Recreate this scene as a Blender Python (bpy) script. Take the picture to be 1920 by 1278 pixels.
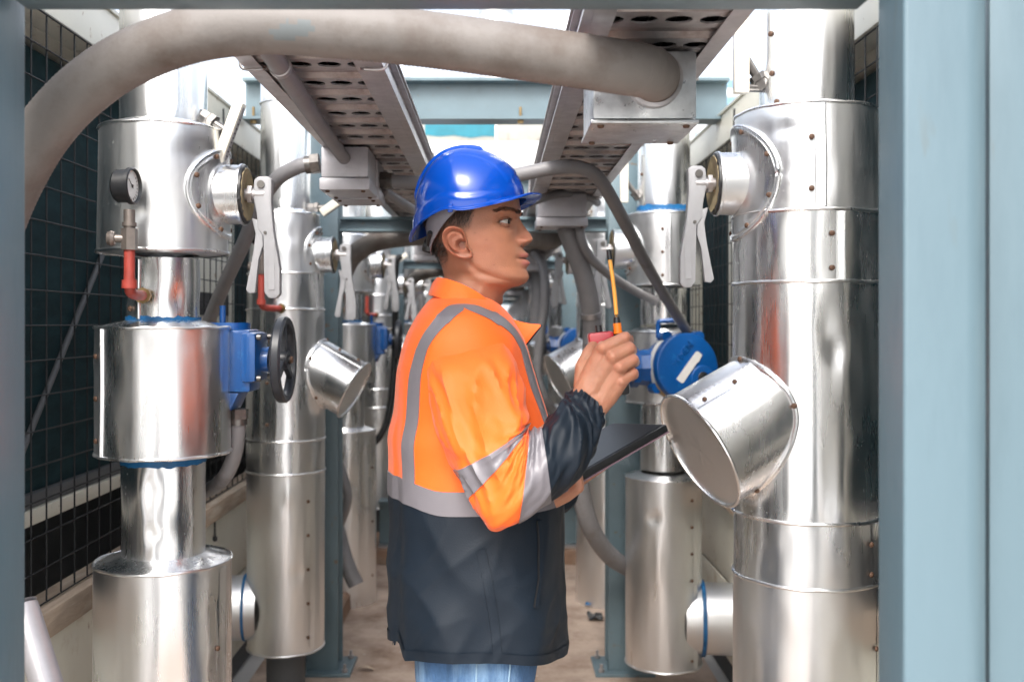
import bpy, bmesh, math, random
from mathutils import Vector, Matrix, Quaternion, noise
PI = math.pi
R = math.radians
for o in list(bpy.data.objects): bpy.data.objects.remove(o)
scene = bpy.context.scene
COL = scene.collection
random.seed(7)

# ---------------------------------------------------------------- camera
CAMZ = 1.42
F = 1867.0                       # focal length in photograph pixels (35 mm on 36 mm)
VX, VY = 930.0, 605.0            # vanishing point of the corridor in the photograph
cd = bpy.data.cameras.new('camera')
cam = bpy.data.objects.new('camera', cd); COL.objects.link(cam)
cam.location = (0, 0, CAMZ); cam.rotation_euler = (R(90), 0, 0)
cd.sensor_width = 36; cd.lens = 36 * F / 1920
cd.shift_x = (960 - VX) / 1920; cd.shift_y = -(639 - VY) / 1920
cd.clip_start = 0.05; cd.clip_end = 2000
cd.dof.use_dof = True; cd.dof.focus_distance = 1.95; cd.dof.aperture_fstop = 4.2
scene.camera = cam
def P(px, py, y):
    return Vector(((px - VX) * y / F, y, CAMZ - (py - VY) * y / F))

# ---------------------------------------------------------------- sky, sun, exposure
SUN_EL, SUN_AZ = 46, 192          # azimuth clockwise from +Y (north)
w = bpy.data.worlds.new('World'); scene.world = w; w.use_nodes = True
nt = w.node_tree; nt.nodes.clear()
out = nt.nodes.new('ShaderNodeOutputWorld'); bg = nt.nodes.new('ShaderNodeBackground')
sky = nt.nodes.new('ShaderNodeTexSky'); sky.sky_type = 'NISHITA'; sky.sun_disc = False
sky.sun_elevation = R(SUN_EL); sky.sun_rotation = R(SUN_AZ)
sky.air_density = 1.0; sky.dust_density = 4.0; sky.ozone_density = 1.0
hs = nt.nodes.new('ShaderNodeHueSaturation'); hs.inputs['Saturation'].default_value = 0.46; hs.inputs['Value'].default_value = 1.0
nt.links.new(sky.outputs[0], hs.inputs['Color']); nt.links.new(hs.outputs[0], bg.inputs[0])
bg.inputs[1].default_value = 0.15
nt.links.new(bg.outputs[0], out.inputs[0])
sd = bpy.data.lights.new('sun', 'SUN'); so = bpy.data.objects.new('sun', sd); COL.objects.link(so)
sd.energy = 0.7; sd.angle = R(18); sd.color = (1, .965, .91)
sdir = Vector((math.sin(R(SUN_AZ)) * math.cos(R(SUN_EL)), math.cos(R(SUN_AZ)) * math.cos(R(SUN_EL)), math.sin(R(SUN_EL))))
so.rotation_euler = sdir.to_track_quat('Z', 'Y').to_euler(); so.location = (0, -2, 8)
vs = scene.view_settings
vs.view_transform = 'Standard'; vs.look = 'None'; vs.gamma = 1; vs.use_curve_mapping = False
vs.exposure = 1.62
scene.render.engine = 'CYCLES'
scene.cycles.max_bounces = 8; scene.cycles.glossy_bounces = 6; scene.cycles.diffuse_bounces = 4
scene.cycles.sample_clamp_indirect = 8

# ---------------------------------------------------------------- materials
MATS = {}
def mat(name, col, rough=.5, metal=0., spec=.5, var=.0, vscale=8., bump=0., bscale=40., stretch=(1, 1, 1), dirt=None, dirt_amt=.0, dscale=3., sss=0., coat=0., sheen=0., attr=None, roughvar=0., crumple=0., cscale=16., chips=None, chip_amt=.5):
    if name in MATS: return MATS[name]
    m = bpy.data.materials.new(name); m.use_nodes = True; MATS[name] = m
    t = m.node_tree; b = t.nodes['Principled BSDF']; L = t.links
    b.inputs['Base Color'].default_value = (*col, 1); b.inputs['Roughness'].default_value = rough
    b.inputs['Metallic'].default_value = metal; b.inputs['Specular IOR Level'].default_value = spec
    if coat: b.inputs['Coat Weight'].default_value = coat; b.inputs['Coat Roughness'].default_value = .06
    if sheen: b.inputs['Sheen Weight'].default_value = sheen; b.inputs['Sheen Roughness'].default_value = .4
    if sss:
        b.inputs['Subsurface Weight'].default_value = sss; b.inputs['Subsurface Radius'].default_value = (1, .35, .2); b.inputs['Subsurface Scale'].default_value = .006
    tc = t.nodes.new('ShaderNodeTexCoord'); mp = t.nodes.new('ShaderNodeMapping'); mp.inputs['Scale'].default_value = stretch
    L.new(tc.outputs['Object'], mp.inputs[0])
    cur = None
    if attr:
        a = t.nodes.new('ShaderNodeAttribute'); a.attribute_name = attr; cur = a.outputs['Color']
    def noise_node(sc, det=5., ro=.6):
        n = t.nodes.new('ShaderNodeTexNoise'); n.inputs['Scale'].default_value = sc; n.inputs['Detail'].default_value = det; n.inputs['Roughness'].default_value = ro
        L.new(mp.outputs[0], n.inputs['Vector']); return n
    def ramp(src, a, b_):
        r = t.nodes.new('ShaderNodeMapRange'); r.inputs[1].default_value = a; r.inputs[2].default_value = b_; L.new(src, r.inputs[0]); return r.outputs[0]
    def mix(fac, A, B, mode='MIX'):
        n = t.nodes.new('ShaderNodeMix'); n.data_type = 'RGBA'; n.blend_type = mode
        if hasattr(fac, 'default_value') or isinstance(fac, bpy.types.NodeSocket): L.new(fac, n.inputs[0])
        else: n.inputs[0].default_value = fac
        for s, i in ((A, 6), (B, 7)):
            if isinstance(s, bpy.types.NodeSocket): L.new(s, n.inputs[i])
            else: n.inputs[i].default_value = (*s, 1)
        return n.outputs[2]
    if var:
        n = noise_node(vscale)
        base = cur if cur is not None else col
        f = ramp(n.outputs[0], .3, .7)
        m2 = t.nodes.new('ShaderNodeMapRange'); m2.inputs[3].default_value = 1 - var; m2.inputs[4].default_value = 1 + var * .6; L.new(f, m2.inputs[0])
        vm = t.nodes.new('ShaderNodeVectorMath'); vm.operation = 'SCALE'; L.new(m2.outputs[0], vm.inputs[3])
        if isinstance(base, bpy.types.NodeSocket): L.new(base, vm.inputs[0])
        else: vm.inputs[0].default_value = base
        cur = vm.outputs[0]
    if dirt is not None:
        n = noise_node(dscale, 8., .68)
        f = ramp(n.outputs[0], .62 - dirt_amt * .3, .78 - dirt_amt * .15)
        cur = mix(f, cur if cur is not None else col, dirt)
        rr = t.nodes.new('ShaderNodeMapRange'); rr.inputs[3].default_value = rough; rr.inputs[4].default_value = min(1, rough + .3); L.new(f, rr.inputs[0]); L.new(rr.outputs[0], b.inputs['Roughness'])
    if roughvar:
        n = noise_node(vscale * 2.3, 6)
        rr = t.nodes.new('ShaderNodeMapRange'); rr.inputs[1].default_value = .3; rr.inputs[2].default_value = .7
        rr.inputs[3].default_value = max(.03, rough - roughvar); rr.inputs[4].default_value = rough + roughvar; L.new(n.outputs[0], rr.inputs[0]); L.new(rr.outputs[0], b.inputs['Roughness'])
    if chips is not None:
        n = noise_node(38., 3., .5); n2 = noise_node(5., 3., .6)
        mm_ = t.nodes.new('ShaderNodeMath'); mm_.operation = 'MULTIPLY'; L.new(ramp(n.outputs[0], .68 - .06 * chip_amt, .70), mm_.inputs[0]); L.new(ramp(n2.outputs[0], .48, .60), mm_.inputs[1])
        cur = mix(mm_.outputs[0], cur if cur is not None else col, chips)
    if cur is not None: L.new(cur, b.inputs['Base Color'])
    if bump and crumple:
        n = noise_node(bscale, 4.); bp = t.nodes.new('ShaderNodeBump'); bp.inputs['Strength'].default_value = bump; bp.inputs['Distance'].default_value = .004
        L.new(n.outputs[0], bp.inputs['Height'])
        n2 = t.nodes.new('ShaderNodeTexNoise'); n2.noise_type = 'RIDGED_MULTIFRACTAL'; n2.inputs['Scale'].default_value = cscale; n2.inputs['Detail'].default_value = 1.6; n2.inputs['Distortion'].default_value = .5
        mp2 = t.nodes.new('ShaderNodeMapping'); mp2.inputs['Scale'].default_value = (1, 1, .38); mp2.inputs['Rotation'].default_value = (.15, .45, 0); L.new(tc.outputs['Object'], mp2.inputs[0]); L.new(mp2.outputs[0], n2.inputs['Vector'])
        b2 = t.nodes.new('ShaderNodeBump'); b2.inputs['Strength'].default_value = crumple; b2.inputs['Distance'].default_value = .008; L.new(n2.outputs[0], b2.inputs['Height']); L.new(b2.outputs[0], bp.inputs['Normal']); L.new(bp.outputs[0], b.inputs['Normal'])
    elif bump:
        n = noise_node(bscale, 4.); bp = t.nodes.new('ShaderNodeBump'); bp.inputs['Strength'].default_value = bump; bp.inputs['Distance'].default_value = .004
        L.new(n.outputs[0], bp.inputs['Height']); L.new(bp.outputs[0], b.inputs['Normal'])
    return m

def alu_mat(name, tint, rough, spots):
    """rolled aluminium jacketing: metal with rolling streaks, smears and dried water spots"""
    m = bpy.data.materials.new(name); m.use_nodes = True; MATS[name] = m
    t = m.node_tree; b = t.nodes['Principled BSDF']; L = t.links
    b.inputs['Metallic'].default_value = 1; b.inputs['Base Color'].default_value = (*tint, 1)
    tc = t.nodes.new('ShaderNodeTexCoord')
    def mp(s):
        x = t.nodes.new('ShaderNodeMapping'); x.inputs['Scale'].default_value = s; L.new(tc.outputs['Object'], x.inputs[0]); return x.outputs[0]
    def ns(v, sc, det=5, ro=.6):
        n = t.nodes.new('ShaderNodeTexNoise'); n.inputs['Scale'].default_value = sc; n.inputs['Detail'].default_value = det; n.inputs['Roughness'].default_value = ro; L.new(v, n.inputs['Vector']); return n.outputs[0]
    def mr(s, a, b_, c, d):
        r = t.nodes.new('ShaderNodeMapRange'); r.inputs[1].default_value = a; r.inputs[2].default_value = b_; r.inputs[3].default_value = c; r.inputs[4].default_value = d; L.new(s, r.inputs[0]); return r.outputs[0]
    def math_(op, a, c):
        n = t.nodes.new('ShaderNodeMath'); n.operation = op
        for i, s in enumerate((a, c)):
            if isinstance(s, bpy.types.NodeSocket): L.new(s, n.inputs[i])
            else: n.inputs[i].default_value = s
        return n.outputs[0]
    smear = ns(mp((1, 1, .35)), 7, 4, .5)
    streak = ns(mp((1, 1, .04)), 120, 3, .5)
    rg = math_('ADD', mr(smear, .3, .7, rough - .05, rough + .12), mr(streak, .3, .7, -.02, .03))
    # dried water spots and runs
    vo = t.nodes.new('ShaderNodeTexVoronoi'); vo.inputs['Scale'].default_value = 75; vo.inputs['Randomness'].default_value = 1; L.new(mp((1, 1, .75)), vo.inputs['Vector'])
    sp = mr(vo.outputs['Distance'], .07, .15, .7, 0)
    msk = mr(ns(mp((1, 1, .5)), 4, 4), .50, .62, 0, 1)
    spot = math_('MULTIPLY', math_('MULTIPLY', sp, msk), spots)
    film = math_('MULTIPLY', mr(ns(mp((1.5, 1.5, .4)), 4, 5, .55), .50, .78, 0, 1), .22 * spots)
    tot = math_('MAXIMUM', spot, film)
    mixn = t.nodes.new('ShaderNodeMix'); mixn.data_type = 'RGBA'; L.new(tot, mixn.inputs[0]); mixn.inputs[6].default_value = (*tint, 1); mixn.inputs[7].default_value = (.80, .80, .79, 1)
    L.new(mixn.outputs[2], b.inputs['Base Color'])
    L.new(mr(tot, 0, 1, 1, .35), b.inputs['Metallic'])
    L.new(math_('ADD', rg, math_('MULTIPLY', tot, .3)), b.inputs['Roughness'])
    bp = t.nodes.new('ShaderNodeBump'); bp.inputs['Strength'].default_value = .16; bp.inputs['Distance'].default_value = .002
    L.new(math_('ADD', ns(mp((1, 1, .3)), 14, 2, .4), math_('MULTIPLY', streak, .02)), bp.inputs['Height']); L.new(bp.outputs[0], b.inputs['Normal'])
    return m
ALU = alu_mat('aluminium_cladding', (.84, .85, .86), .25, .9)
ALU2 = alu_mat('aluminium_cladding_dull', (.83, .84, .845), .31, 1.)
ALU3 = alu_mat('aluminium_cladding_bright', (.87, .88, .89), .215, .9)
STEEL = mat('blue_grey_steel_paint', (.118, .175, .202), .38, chips=(.16, .12, .09), var=.12, vscale=5, bump=.12, bscale=60, dirt=(.10, .13, .14), dirt_amt=.15, dscale=6)
STEELF = mat('pale_blue_steel_paint', (.112, .172, .205), .30, chips=(.10, .12, .12), var=.10, vscale=4, bump=.10, bscale=70, dirt=(.085, .135, .165), dirt_amt=.4, dscale=6, stretch=(1, 1, .22), roughvar=.0)
GALV = mat('galvanised_steel', (.46, .44, .44), .42, metal=.75, var=.22, vscale=30, roughvar=.12, bump=.1, bscale=50)
TRAYM = mat('tray_galvanised', (.40, .37, .365), .42, metal=.5, var=.25, vscale=18, roughvar=.1, dirt=(.14, .09, .075), dirt_amt=.5, dscale=8)
RAILM = mat('tray_rail_galvanised', (.50, .47, .47), .38, metal=.6, var=.15, vscale=22, roughvar=.1)
BOXM = mat('box_grey_metal', (.44, .43, .45), .42, metal=.35, var=.12, vscale=20, bump=.15, bscale=45, dirt=(.28, .24, .23), dirt_amt=.1, dscale=12)
BOXG = mat('box_galvanised', (.58, .60, .61), .36, metal=.7, var=.25, vscale=26, roughvar=.12)
COND = mat('conduit_grey_pvc', (.205, .20, .205), .48, var=.12, vscale=14, dirt=(.13, .11, .10), dirt_amt=.15, dscale=7)
CONDF = mat('conduit_weathered', (.205, .188, .175), .62, var=.14, vscale=9, bump=.3, bscale=30, dirt=(.12, .092, .075), dirt_amt=.6, dscale=5)
CONDP = mat('conduit_paint_smear', (.165, .185, .19), .55, var=.2)
CREAM = mat('cream_sheet_metal', (.68, .66, .565), .42, chips=(.30, .20, .12), var=.07, vscale=3, bump=.05, bscale=20, dirt=(.45, .36, .25), dirt_amt=.12, dscale=4)
LEDGE = mat('weathered_ledge', (.42, .33, .25), .75, var=.25, vscale=12, bump=.4, bscale=60, stretch=(4, .6, 4), dirt=(.55, .50, .42), dirt_amt=.3, dscale=5)
DARKG = mat('dark_green_coil', (.008, .027, .032), .75, spec=.15, var=.4, vscale=20, bump=.3, bscale=120, stretch=(1, .3, 1))
BLACK = mat('black_metal', (.012, .013, .015), .45, var=.2, vscale=20)
WIRE = mat('black_coated_wire', (.010, .011, .013), .6, spec=.3)
RUBBER = mat('black_plastic', (.014, .015, .017), .38, var=.15, vscale=30, bump=.06, bscale=80)
WHEELM = mat('charcoal_wheel_plastic', (.028, .032, .040), .36, var=.15, vscale=20, bump=.08, bscale=60)
BLUE = mat('blue_enamel', (.003, .070, .26), .30, chips=(.02, .16, .40), chip_amt=1., var=.10, vscale=18, bump=.25, bscale=26, coat=.25)
TAPE = mat('blue_tape', (.008, .11, .28), .5, var=.3, vscale=30, bump=.5, bscale=50)
TEALP = mat('turquoise_paint', (.006, .17, .23), .5, var=.2, vscale=10)
LEVER = mat('light_grey_casting', (.34, .345, .36), .45, var=.06, vscale=30, bump=.1, bscale=90)
IVORY = mat('ivory_plastic', (.66, .63, .54), .4, var=.05, vscale=20)
INK = mat('black_ink', (.02, .02, .02), .5)
FOAM = mat('tan_foam', (.36, .29, .17), .8, var=.25, vscale=40, bump=.8, bscale=90)
REDP = mat('red_brown_pipe_paint', (.36, .055, .04), .45, var=.25, vscale=30, bump=.3, bscale=60, dirt=(.10, .04, .03), dirt_amt=.2, dscale=25)
BRASS = mat('tarnished_brass', (.30, .21, .10), .4, metal=.8, var=.3, vscale=40)
BRONZE = mat('dull_bronze_valve', (.22, .19, .17), .4, metal=.6, var=.2, vscale=40)
RUST = mat('rusty_screw', (.12, .065, .04), .7, var=.5, vscale=120, bump=.5, bscale=200)
DIAL = mat('white_dial', (.75, .75, .72), .4)
GLASS = mat('gauge_glass', (.8, .82, .82), .08, spec=.6)
FASCIA = mat('weathered_fascia', (.34, .335, .30), .6, var=.15, vscale=6, dirt=(.22, .17, .12), dirt_amt=.3, dscale=9)
STICK = mat('off_white_sticker', (.60, .60, .58), .55, var=.08, vscale=30)
STICKT = mat('tan_sticker', (.55, .40, .20), .6, var=.1, vscale=30)
NUT = mat('dark_plated_nut', (.17, .16, .15), .35, metal=.8, var=.3, vscale=50)
CONC = mat('tan_concrete', (.54, .42, .335), .62, var=.22, vscale=2.2, bump=.35, bscale=35, dirt=(.24, .16, .115), dirt_amt=.72, dscale=3.2, chips=(.55, .50, .44))
GROUND = mat('pale_yard_concrete', (.52, .51, .49), .9, var=.15, vscale=.6, bump=.2, bscale=20, dirt=(.3, .27, .23), dirt_amt=.3, dscale=.8)
KERB = mat('stained_kerb', (.30, .19, .13), .85, var=.35, vscale=6, bump=.4, bscale=40, dirt=(.45, .38, .30), dirt_amt=.4, dscale=4)
WHITE = mat('white_pipe_jacket', (.62, .62, .60), .4, var=.05, vscale=3)
SHADE = mat('interior_grey', (.085, .09, .095), .6, var=.2, vscale=5)

# ---------------------------------------------------------------- mesh building
def fbm(v, o=3):
    s, a = 0., 1.
    for i in range(o):
        s += a * noise.noise(v); v = v * 2.03 + Vector((3.1, 1.7, 9.2)); a *= .5
    return s
def frame(d):
    d = d.normalized(); u = Vector((0, 0, 1)) if abs(d.z) < .95 else Vector((1, 0, 0))
    a = d.cross(u).normalized(); return a, a.cross(d).normalized()
class MB:
    def __init__(s): s.v = []; s.f = []; s.sm = []; s.mi = []
    def add(s, vs_, fs, smooth=False, mi=0):
        k = len(s.v); s.v += [Vector(x) for x in vs_]
        for f in fs: s.f.append([i + k for i in f]); s.sm.append(smooth); s.mi.append(mi)
        return s
    def box(s, lo, hi, bev=0., M=None, mi=0):
        lo = Vector(lo); hi = Vector(hi)
        for i in range(3):
            if lo[i] > hi[i]: lo[i], hi[i] = hi[i], lo[i]
        if bev <= 0:
            vs_ = [Vector((x, y, z)) for z in (lo.z, hi.z) for y in (lo.y, hi.y) for x in (lo.x, hi.x)]
            fs = [(0, 2, 3, 1), (4, 5, 7, 6), (0, 1, 5, 4), (2, 6, 7, 3), (0, 4, 6, 2), (1, 3, 7, 5)]
        else:
            bm = bmesh.new(); bmesh.ops.create_cube(bm, size=1)
            for v in bm.verts: v.co = Vector((lo[i] + (v.co[i] + .5) * (hi[i] - lo[i]) for i in range(3)))
            bev = min(bev, .45 * min(hi - lo))
            bmesh.ops.bevel(bm, geom=bm.edges[:], offset=bev, segments=2, profile=.6, affect='EDGES')
            bm.verts.index_update(); vs_ = [v.co.copy() for v in bm.verts]; fs = [[v.index for v in f.verts] for f in bm.faces]; bm.free()
        if M is not None: vs_ = [M @ v for v in vs_]
        return s.add(vs_, fs, False, mi)
    def cyl(s, p0, p1, r0, r1=None, n=24, caps=True, smooth=True, mi=0):
        if r1 is None: r1 = r0
        p0 = Vector(p0); p1 = Vector(p1); a, b = frame(p1 - p0)
        ring = [(a * math.cos(2 * PI * i / n) + b * math.sin(2 * PI * i / n)) for i in range(n)]
        vs_ = [p0 + q * r0 for q in ring] + [p1 + q * r1 for q in ring]
        s.add(vs_, [(i, (i + 1) % n, n + (i + 1) % n, n + i) for i in range(n)], smooth, mi)
        if caps:
            s.add(vs_[:n], [list(range(n))[::-1]], False, mi); s.add(vs_[n:], [list(range(n))], False, mi)
        return s
    def tube(s, pts, r, n=16, caps=True, rf=None, mi=0):
        pts = [Vector(p) for p in pts]; N = len(pts); T = []
        for i in range(N): T.append((pts[min(i + 1, N - 1)] - pts[max(i - 1, 0)]).normalized())
        a, b = frame(T[0]); rows = []
        for i in range(N):
            if i:
                q = T[i - 1].rotation_difference(T[i]); a = q @ a; b = T[i].cross(a).normalized(); a = b.cross(T[i]).normalized()
            rr = rf(i / (N - 1), i) if rf else r
            rows.append([pts[i] + (a * math.cos(2 * PI * k / n) + b * math.sin(2 * PI * k / n)) * rr for k in range(n)])
        vs_ = [p for row in rows for p in row]
        s.add(vs_, [(i * n + k, i * n + (k + 1) % n, (i + 1) * n + (k + 1) % n, (i + 1) * n + k) for i in range(N - 1) for k in range(n)], True, mi)
        if caps: s.add(rows[0], [list(range(n))], False, mi); s.add(rows[-1], [list(range(n))[::-1]], False, mi)
        return s
    def lathe(s, prof, n=48, org=(0, 0, 0), axis=None, mi=0, smooth=True, close=False):
        """prof: (r, h) pairs; axis default +Z"""
        org = Vector(org); ax = Vector(axis or (0, 0, 1)).normalized(); a, b = frame(ax)
        vs_ = []
        for r, h in prof:
            for k in range(n):
                t = 2 * PI * k / n; vs_.append(org + ax * h + (a * math.cos(t) + b * math.sin(t)) * r)
        m = len(prof)
        s.add(vs_, [(i * n + k, i * n + (k + 1) % n, (i + 1) * n + (k + 1) % n, (i + 1) * n + k) for i in range(m - 1) for k in range(n)], smooth, mi)
        return s
    def prism(s, poly, t0, t1, fn, bev=0., mi=0):
        """extrude a 2-D outline; fn(u, v, t) gives the point"""
        n = len(poly)
        vs_ = [fn(u, v, t0) for u, v in poly] + [fn(u, v, t1) for u, v in poly]
        fs = [list(range(n))[::-1], list(range(n, 2 * n))] + [(i, (i + 1) % n, n + (i + 1) % n, n + i) for i in range(n)]
        if bev > 0:
            bm = bmesh.new(); bv = [bm.verts.new(v) for v in vs_]
            for f in fs: bm.faces.new([bv[i] for i in f])
            bmesh.ops.recalc_face_normals(bm, faces=bm.faces[:])
            bmesh.ops.bevel(bm, geom=bm.edges[:], offset=bev, segments=2, profile=.6, affect='EDGES')
            bm.verts.index_update(); vs_ = [v.co.copy() for v in bm.verts]; fs = [[v.index for v in f.verts] for f in bm.faces]; bm.free()
        return s.add(vs_, fs, False, mi)
    def grid(s, rows, closed=False, mi=0, smooth=True):
        n = len(rows[0]); vs_ = [p for r in rows for p in r]; m = len(rows)
        kk = n if closed else n - 1
        return s.add(vs_, [(i * n + k, i * n + (k + 1) % n, (i + 1) * n + (k + 1) % n, (i + 1) * n + k) for i in range(m - 1) for k in range(kk)], smooth, mi)
    def mesh(s, name, mats, recalc=True):
        me = bpy.data.meshes.new(name); me.from_pydata([tuple(v) for v in s.v], [], s.f)
        for m in (mats if isinstance(mats, (list, tuple)) else [mats]): me.materials.append(m)
        me.polygons.foreach_set('use_smooth', s.sm); me.polygons.foreach_set('material_index', s.mi)
        if recalc:
            bm = bmesh.new(); bm.from_mesh(me); bmesh.ops.recalc_face_normals(bm, faces=bm.faces[:]); bm.to_mesh(me); bm.free()
        me.set_sharp_from_angle(angle=R(38)); me.update(); return me
    def build(s, name, mats, parent=None, loc=(0, 0, 0), recalc=True):
        return link(name, s.mesh(name, mats, recalc), parent, loc)
KID = {}
def link(name, me, parent=None, loc=(0, 0, 0)):
    o = bpy.data.objects.new(name, me); COL.objects.link(o); o.location = loc
    if parent is not None: o.parent = parent; KID.setdefault(parent.name, []).append(o)
    return o
def tag(o, label=None, cat=None, group=None, kind=None):
    if label: o['label'] = label
    if cat: o['category'] = cat
    if group: o['group'] = group
    if kind: o['kind'] = kind
    return o
def thing(name, label, cat, loc=(0, 0, 0), group=None):
    return tag(link(name, None, None, loc), label, cat, group)
def copy_tree(o, dy, label=None, group=None):
    def rec(a, par):
        c = a.copy(); COL.objects.link(c)
        if par is not None: c.parent = par; KID.setdefault(par.name, []).append(c)
        for ch in KID.get(a.name, []): rec(ch, c)
        return c
    c = rec(o, None); c.location = Vector(o.location) + (Vector((dy[0], dy[1], 0)) if isinstance(dy, tuple) else Vector((0, dy, 0)))
    if label: c['label'] = label
    if group: c['group'] = group
    return c
def spline(pts, n=10):
    """Catmull-Rom through points"""
    pts = [Vector(p) for p in pts]; out_ = []
    q = [pts[0] * 2 - pts[1]] + pts + [pts[-1] * 2 - pts[-2]]
    for i in range(1, len(q) - 2):
        for k in range(n):
            t = k / n; a, b, c, d = q[i - 1], q[i], q[i + 1], q[i + 2]
            out_.append(.5 * ((2 * b) + (c - a) * t + (2 * a - 5 * b + 4 * c - d) * t * t + (3 * b - a - 3 * c + d) * t ** 3))
    out_.append(pts[-1]); return out_
def interp(tab, x):
    """piecewise linear table of (x, y) with smooth-step-free evaluation"""
    if x <= tab[0][0]: return tab[0][1]
    for (a, b), (c, d) in zip(tab, tab[1:]):
        if x <= c: return b + (d - b) * (x - a) / (c - a)
    return tab[-1][1]
# ================================================================ the setting
ORD = ['', 'first', 'second', 'third', 'fourth', 'fifth', 'sixth', 'seventh', 'eighth']
SIDE_A, SIDE_B = 'on the pressure gauge side', 'on the drum operator side'
PER = 2.8                                    # bay length
WL, WR = -1.05, 0.92                         # faces of the plant units on both sides
mb = MB(); S = 900
mb.box((-S, -S, -.4), (S, S, -.02))
tag(mb.build('ground', GROUND), kind='structure')
# corridor floor, one sheet of worn tan concrete
mb = MB(); nx, ny = 24, 120
rows = []
for j in range(ny + 1):
    y = .2 + 26 * j / ny
    rows.append([Vector((-.98 + 1.86 * i / nx, y, .004 * fbm(Vector((i * .25, y * 2.2, 0)), 3))) for i in range(nx + 1)])
mb.grid(rows)
tag(mb.build('path', CONC), kind='structure')
# low plinth strips under the pipe rows
for nm, x0, x1 in (('kerb', -1.02, -.72), ('kerb', .55, .90)):
    mb = MB()
    rows = []
    for j in range(90):
        y = 4.6 + .235 * j
        dx = .006 * fbm(Vector((y * 3, x0 * 9, 0)), 3)
        e = x1 if x0 < 0 else x0; b = x0 if x0 < 0 else x1; sg = 1 if x0 < 0 else -1
        rows.append([Vector((e + dx, y, -.01)), Vector((e + dx - sg * .004, y, .07)), Vector((e + dx - sg * .016, y, .083)), Vector((b, y, .085))])
    mb.grid(rows)
    tag(mb.build(nm, KERB), kind='structure')
# cross kerb at the far end of the first open floor area
mb = MB(); mb.box((-.715, 5.86, -.01), (.545, 6.10, .085), .012); tag(mb.build('kerb', KERB), kind='structure')
mb = MB(); mb.box((-.715, 8.66, -.01), (.545, 8.90, .085), .012); tag(mb.build('kerb', KERB), kind='structure')

# ---------------------------------------------------------------- plant units left and right
def wire_panel(mb, x, y0, y1, z0, z1, p, r):
    n = int((y1 - y0) / p)
    for i in range(n + 1):
        y = y0 + (y1 - y0) * i / n; mb.cyl((x, y, z0), (x, y, z1), r, n=6, caps=False)
    n = int((z1 - z0) / p)
    for i in range(n + 1):
        z = z0 + (z1 - z0) * i / n; mb.cyl((x + .004, y0, z), (x + .004, y1, z), r, n=6, caps=False)
UNITS = []
def plant_unit(side, y0, label, group):
    sg = -1 if side == 'L' else 1; W_ = WL if side == 'L' else WR
    t = thing('chiller_unit', label, 'chiller', (W_, y0, 0), group)
    X = lambda d: sg * d                                 # depth behind the face
    Lh = PER
    def part(name, m, a, b, bev=.004):
        q = MB(); q.box((X(a[0]), a[1], a[2]), (X(b[0]), b[1], b[2]), bev); return q.build(name, m, t)
    tr = part('top_rail', CREAM, (-.005, .0, 2.14), (.075, Lh - .004, 2.262), .006)
    q = MB(); q.box((X(-.012), .0, 2.262), (X(.09), Lh - .004, 2.272)); q.build('rail_lip', CREAM, tr)
    part('ledge', LEDGE, (-.035, 0, .700), (.06, Lh - .004, .765), .006)
    for k in range(2):
        for j in range(2):
            a = .012 + j * (Lh / 2); b = (j + 1) * Lh / 2 - .006
            part('panel', CREAM, (-.004 + .002 * j, a, .09 + k * .312), (.05, b, .39 + k * .308), .005)
    part('base_channel', SHADE, (.012, 0, -.01), (.06, Lh - .006, .085), .002)
    for yy in (.0, Lh * .5 - .03, ):
        part('post', CREAM, (.012, yy + .003, .766), (.062, yy + .055, 2.139), .004)
    q = MB(); wire_panel(q, X(.0), .0, Lh - .02, .772, 2.136, .076, .0021)
    tag(q.build('wire_mesh', WIRE, t), kind='stuff')
    part('coil', DARKG, (.135, .0, .99), (.20, Lh - .005, 2.12), .0)
    part('coil_frame', SHADE, (.115, .0, .955), (.205, Lh - .006, .988), .003)
    part('inner_rail', CREAM, (.105, .0, .915), (.20, Lh - .007, .953), .003)
    part('inner_panel', CREAM, (.100, .30, .99), (.128, 1.02, 2.10), .003)
    for zz_ in (1.2, 1.45, 1.7, 1.95): part('panel_slot', BLACK, (.0965, .42, zz_), (.0995, .92, zz_ + .09), .0)
    part('back_panel', SHADE, (.72, .0, .0), (.74, Lh - .005, 2.13), .0)
    part('lid', CREAM, (.078, .0, 2.142), (.76, Lh - .005, 2.165), .0)
    q = MB(); q.cyl((X(.122), 1.80, .985), (X(.122), 2.76, 1.98), .008, n=10); q.build('brace', SHADE, t)
    q = MB(); q.cyl((X(.3), .5, .77), (X(.3), .5, .95), .04, n=12); q.cyl((X(.25), 1.55, .77), (X(.25), 1.55, .95), .03, n=12)
    q.tube(spline([(X(.2), .2, .95), (X(.22), .8, .82), (X(.25), 1.5, .79), (X(.3), 2.2, .90)], 6), .012, 8); q.build('inner_pipework', BLACK, t)
    # hanging black ties on the ledge and rail
    for yy, zz in ((.30, .70), (1.52, .70), (.42, 2.20)):
        q = MB(); q.cyl((X(-.018), yy, zz + .03), (X(-.02), yy, zz - .065), .004, n=8); q.lathe([(.0, -.012), (.008, -.008), (.009, .004), (.004, .012)], 10, (X(-.02), yy, zz - .07)); q.build('cable_tie', RUBBER, t)
    for j, zz in enumerate((.13, .36, .46, .68)):
        for yy in (.06, 1.34, 1.46, 2.72):
            q = MB(); q.lathe([(.007, 0), (.006, .0035), (0, .005)], 8, (X(-.004), yy, zz), (-sg, 0, 0)); q.build('screw', RUST, t)
    UNITS.append(t); return t
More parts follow.
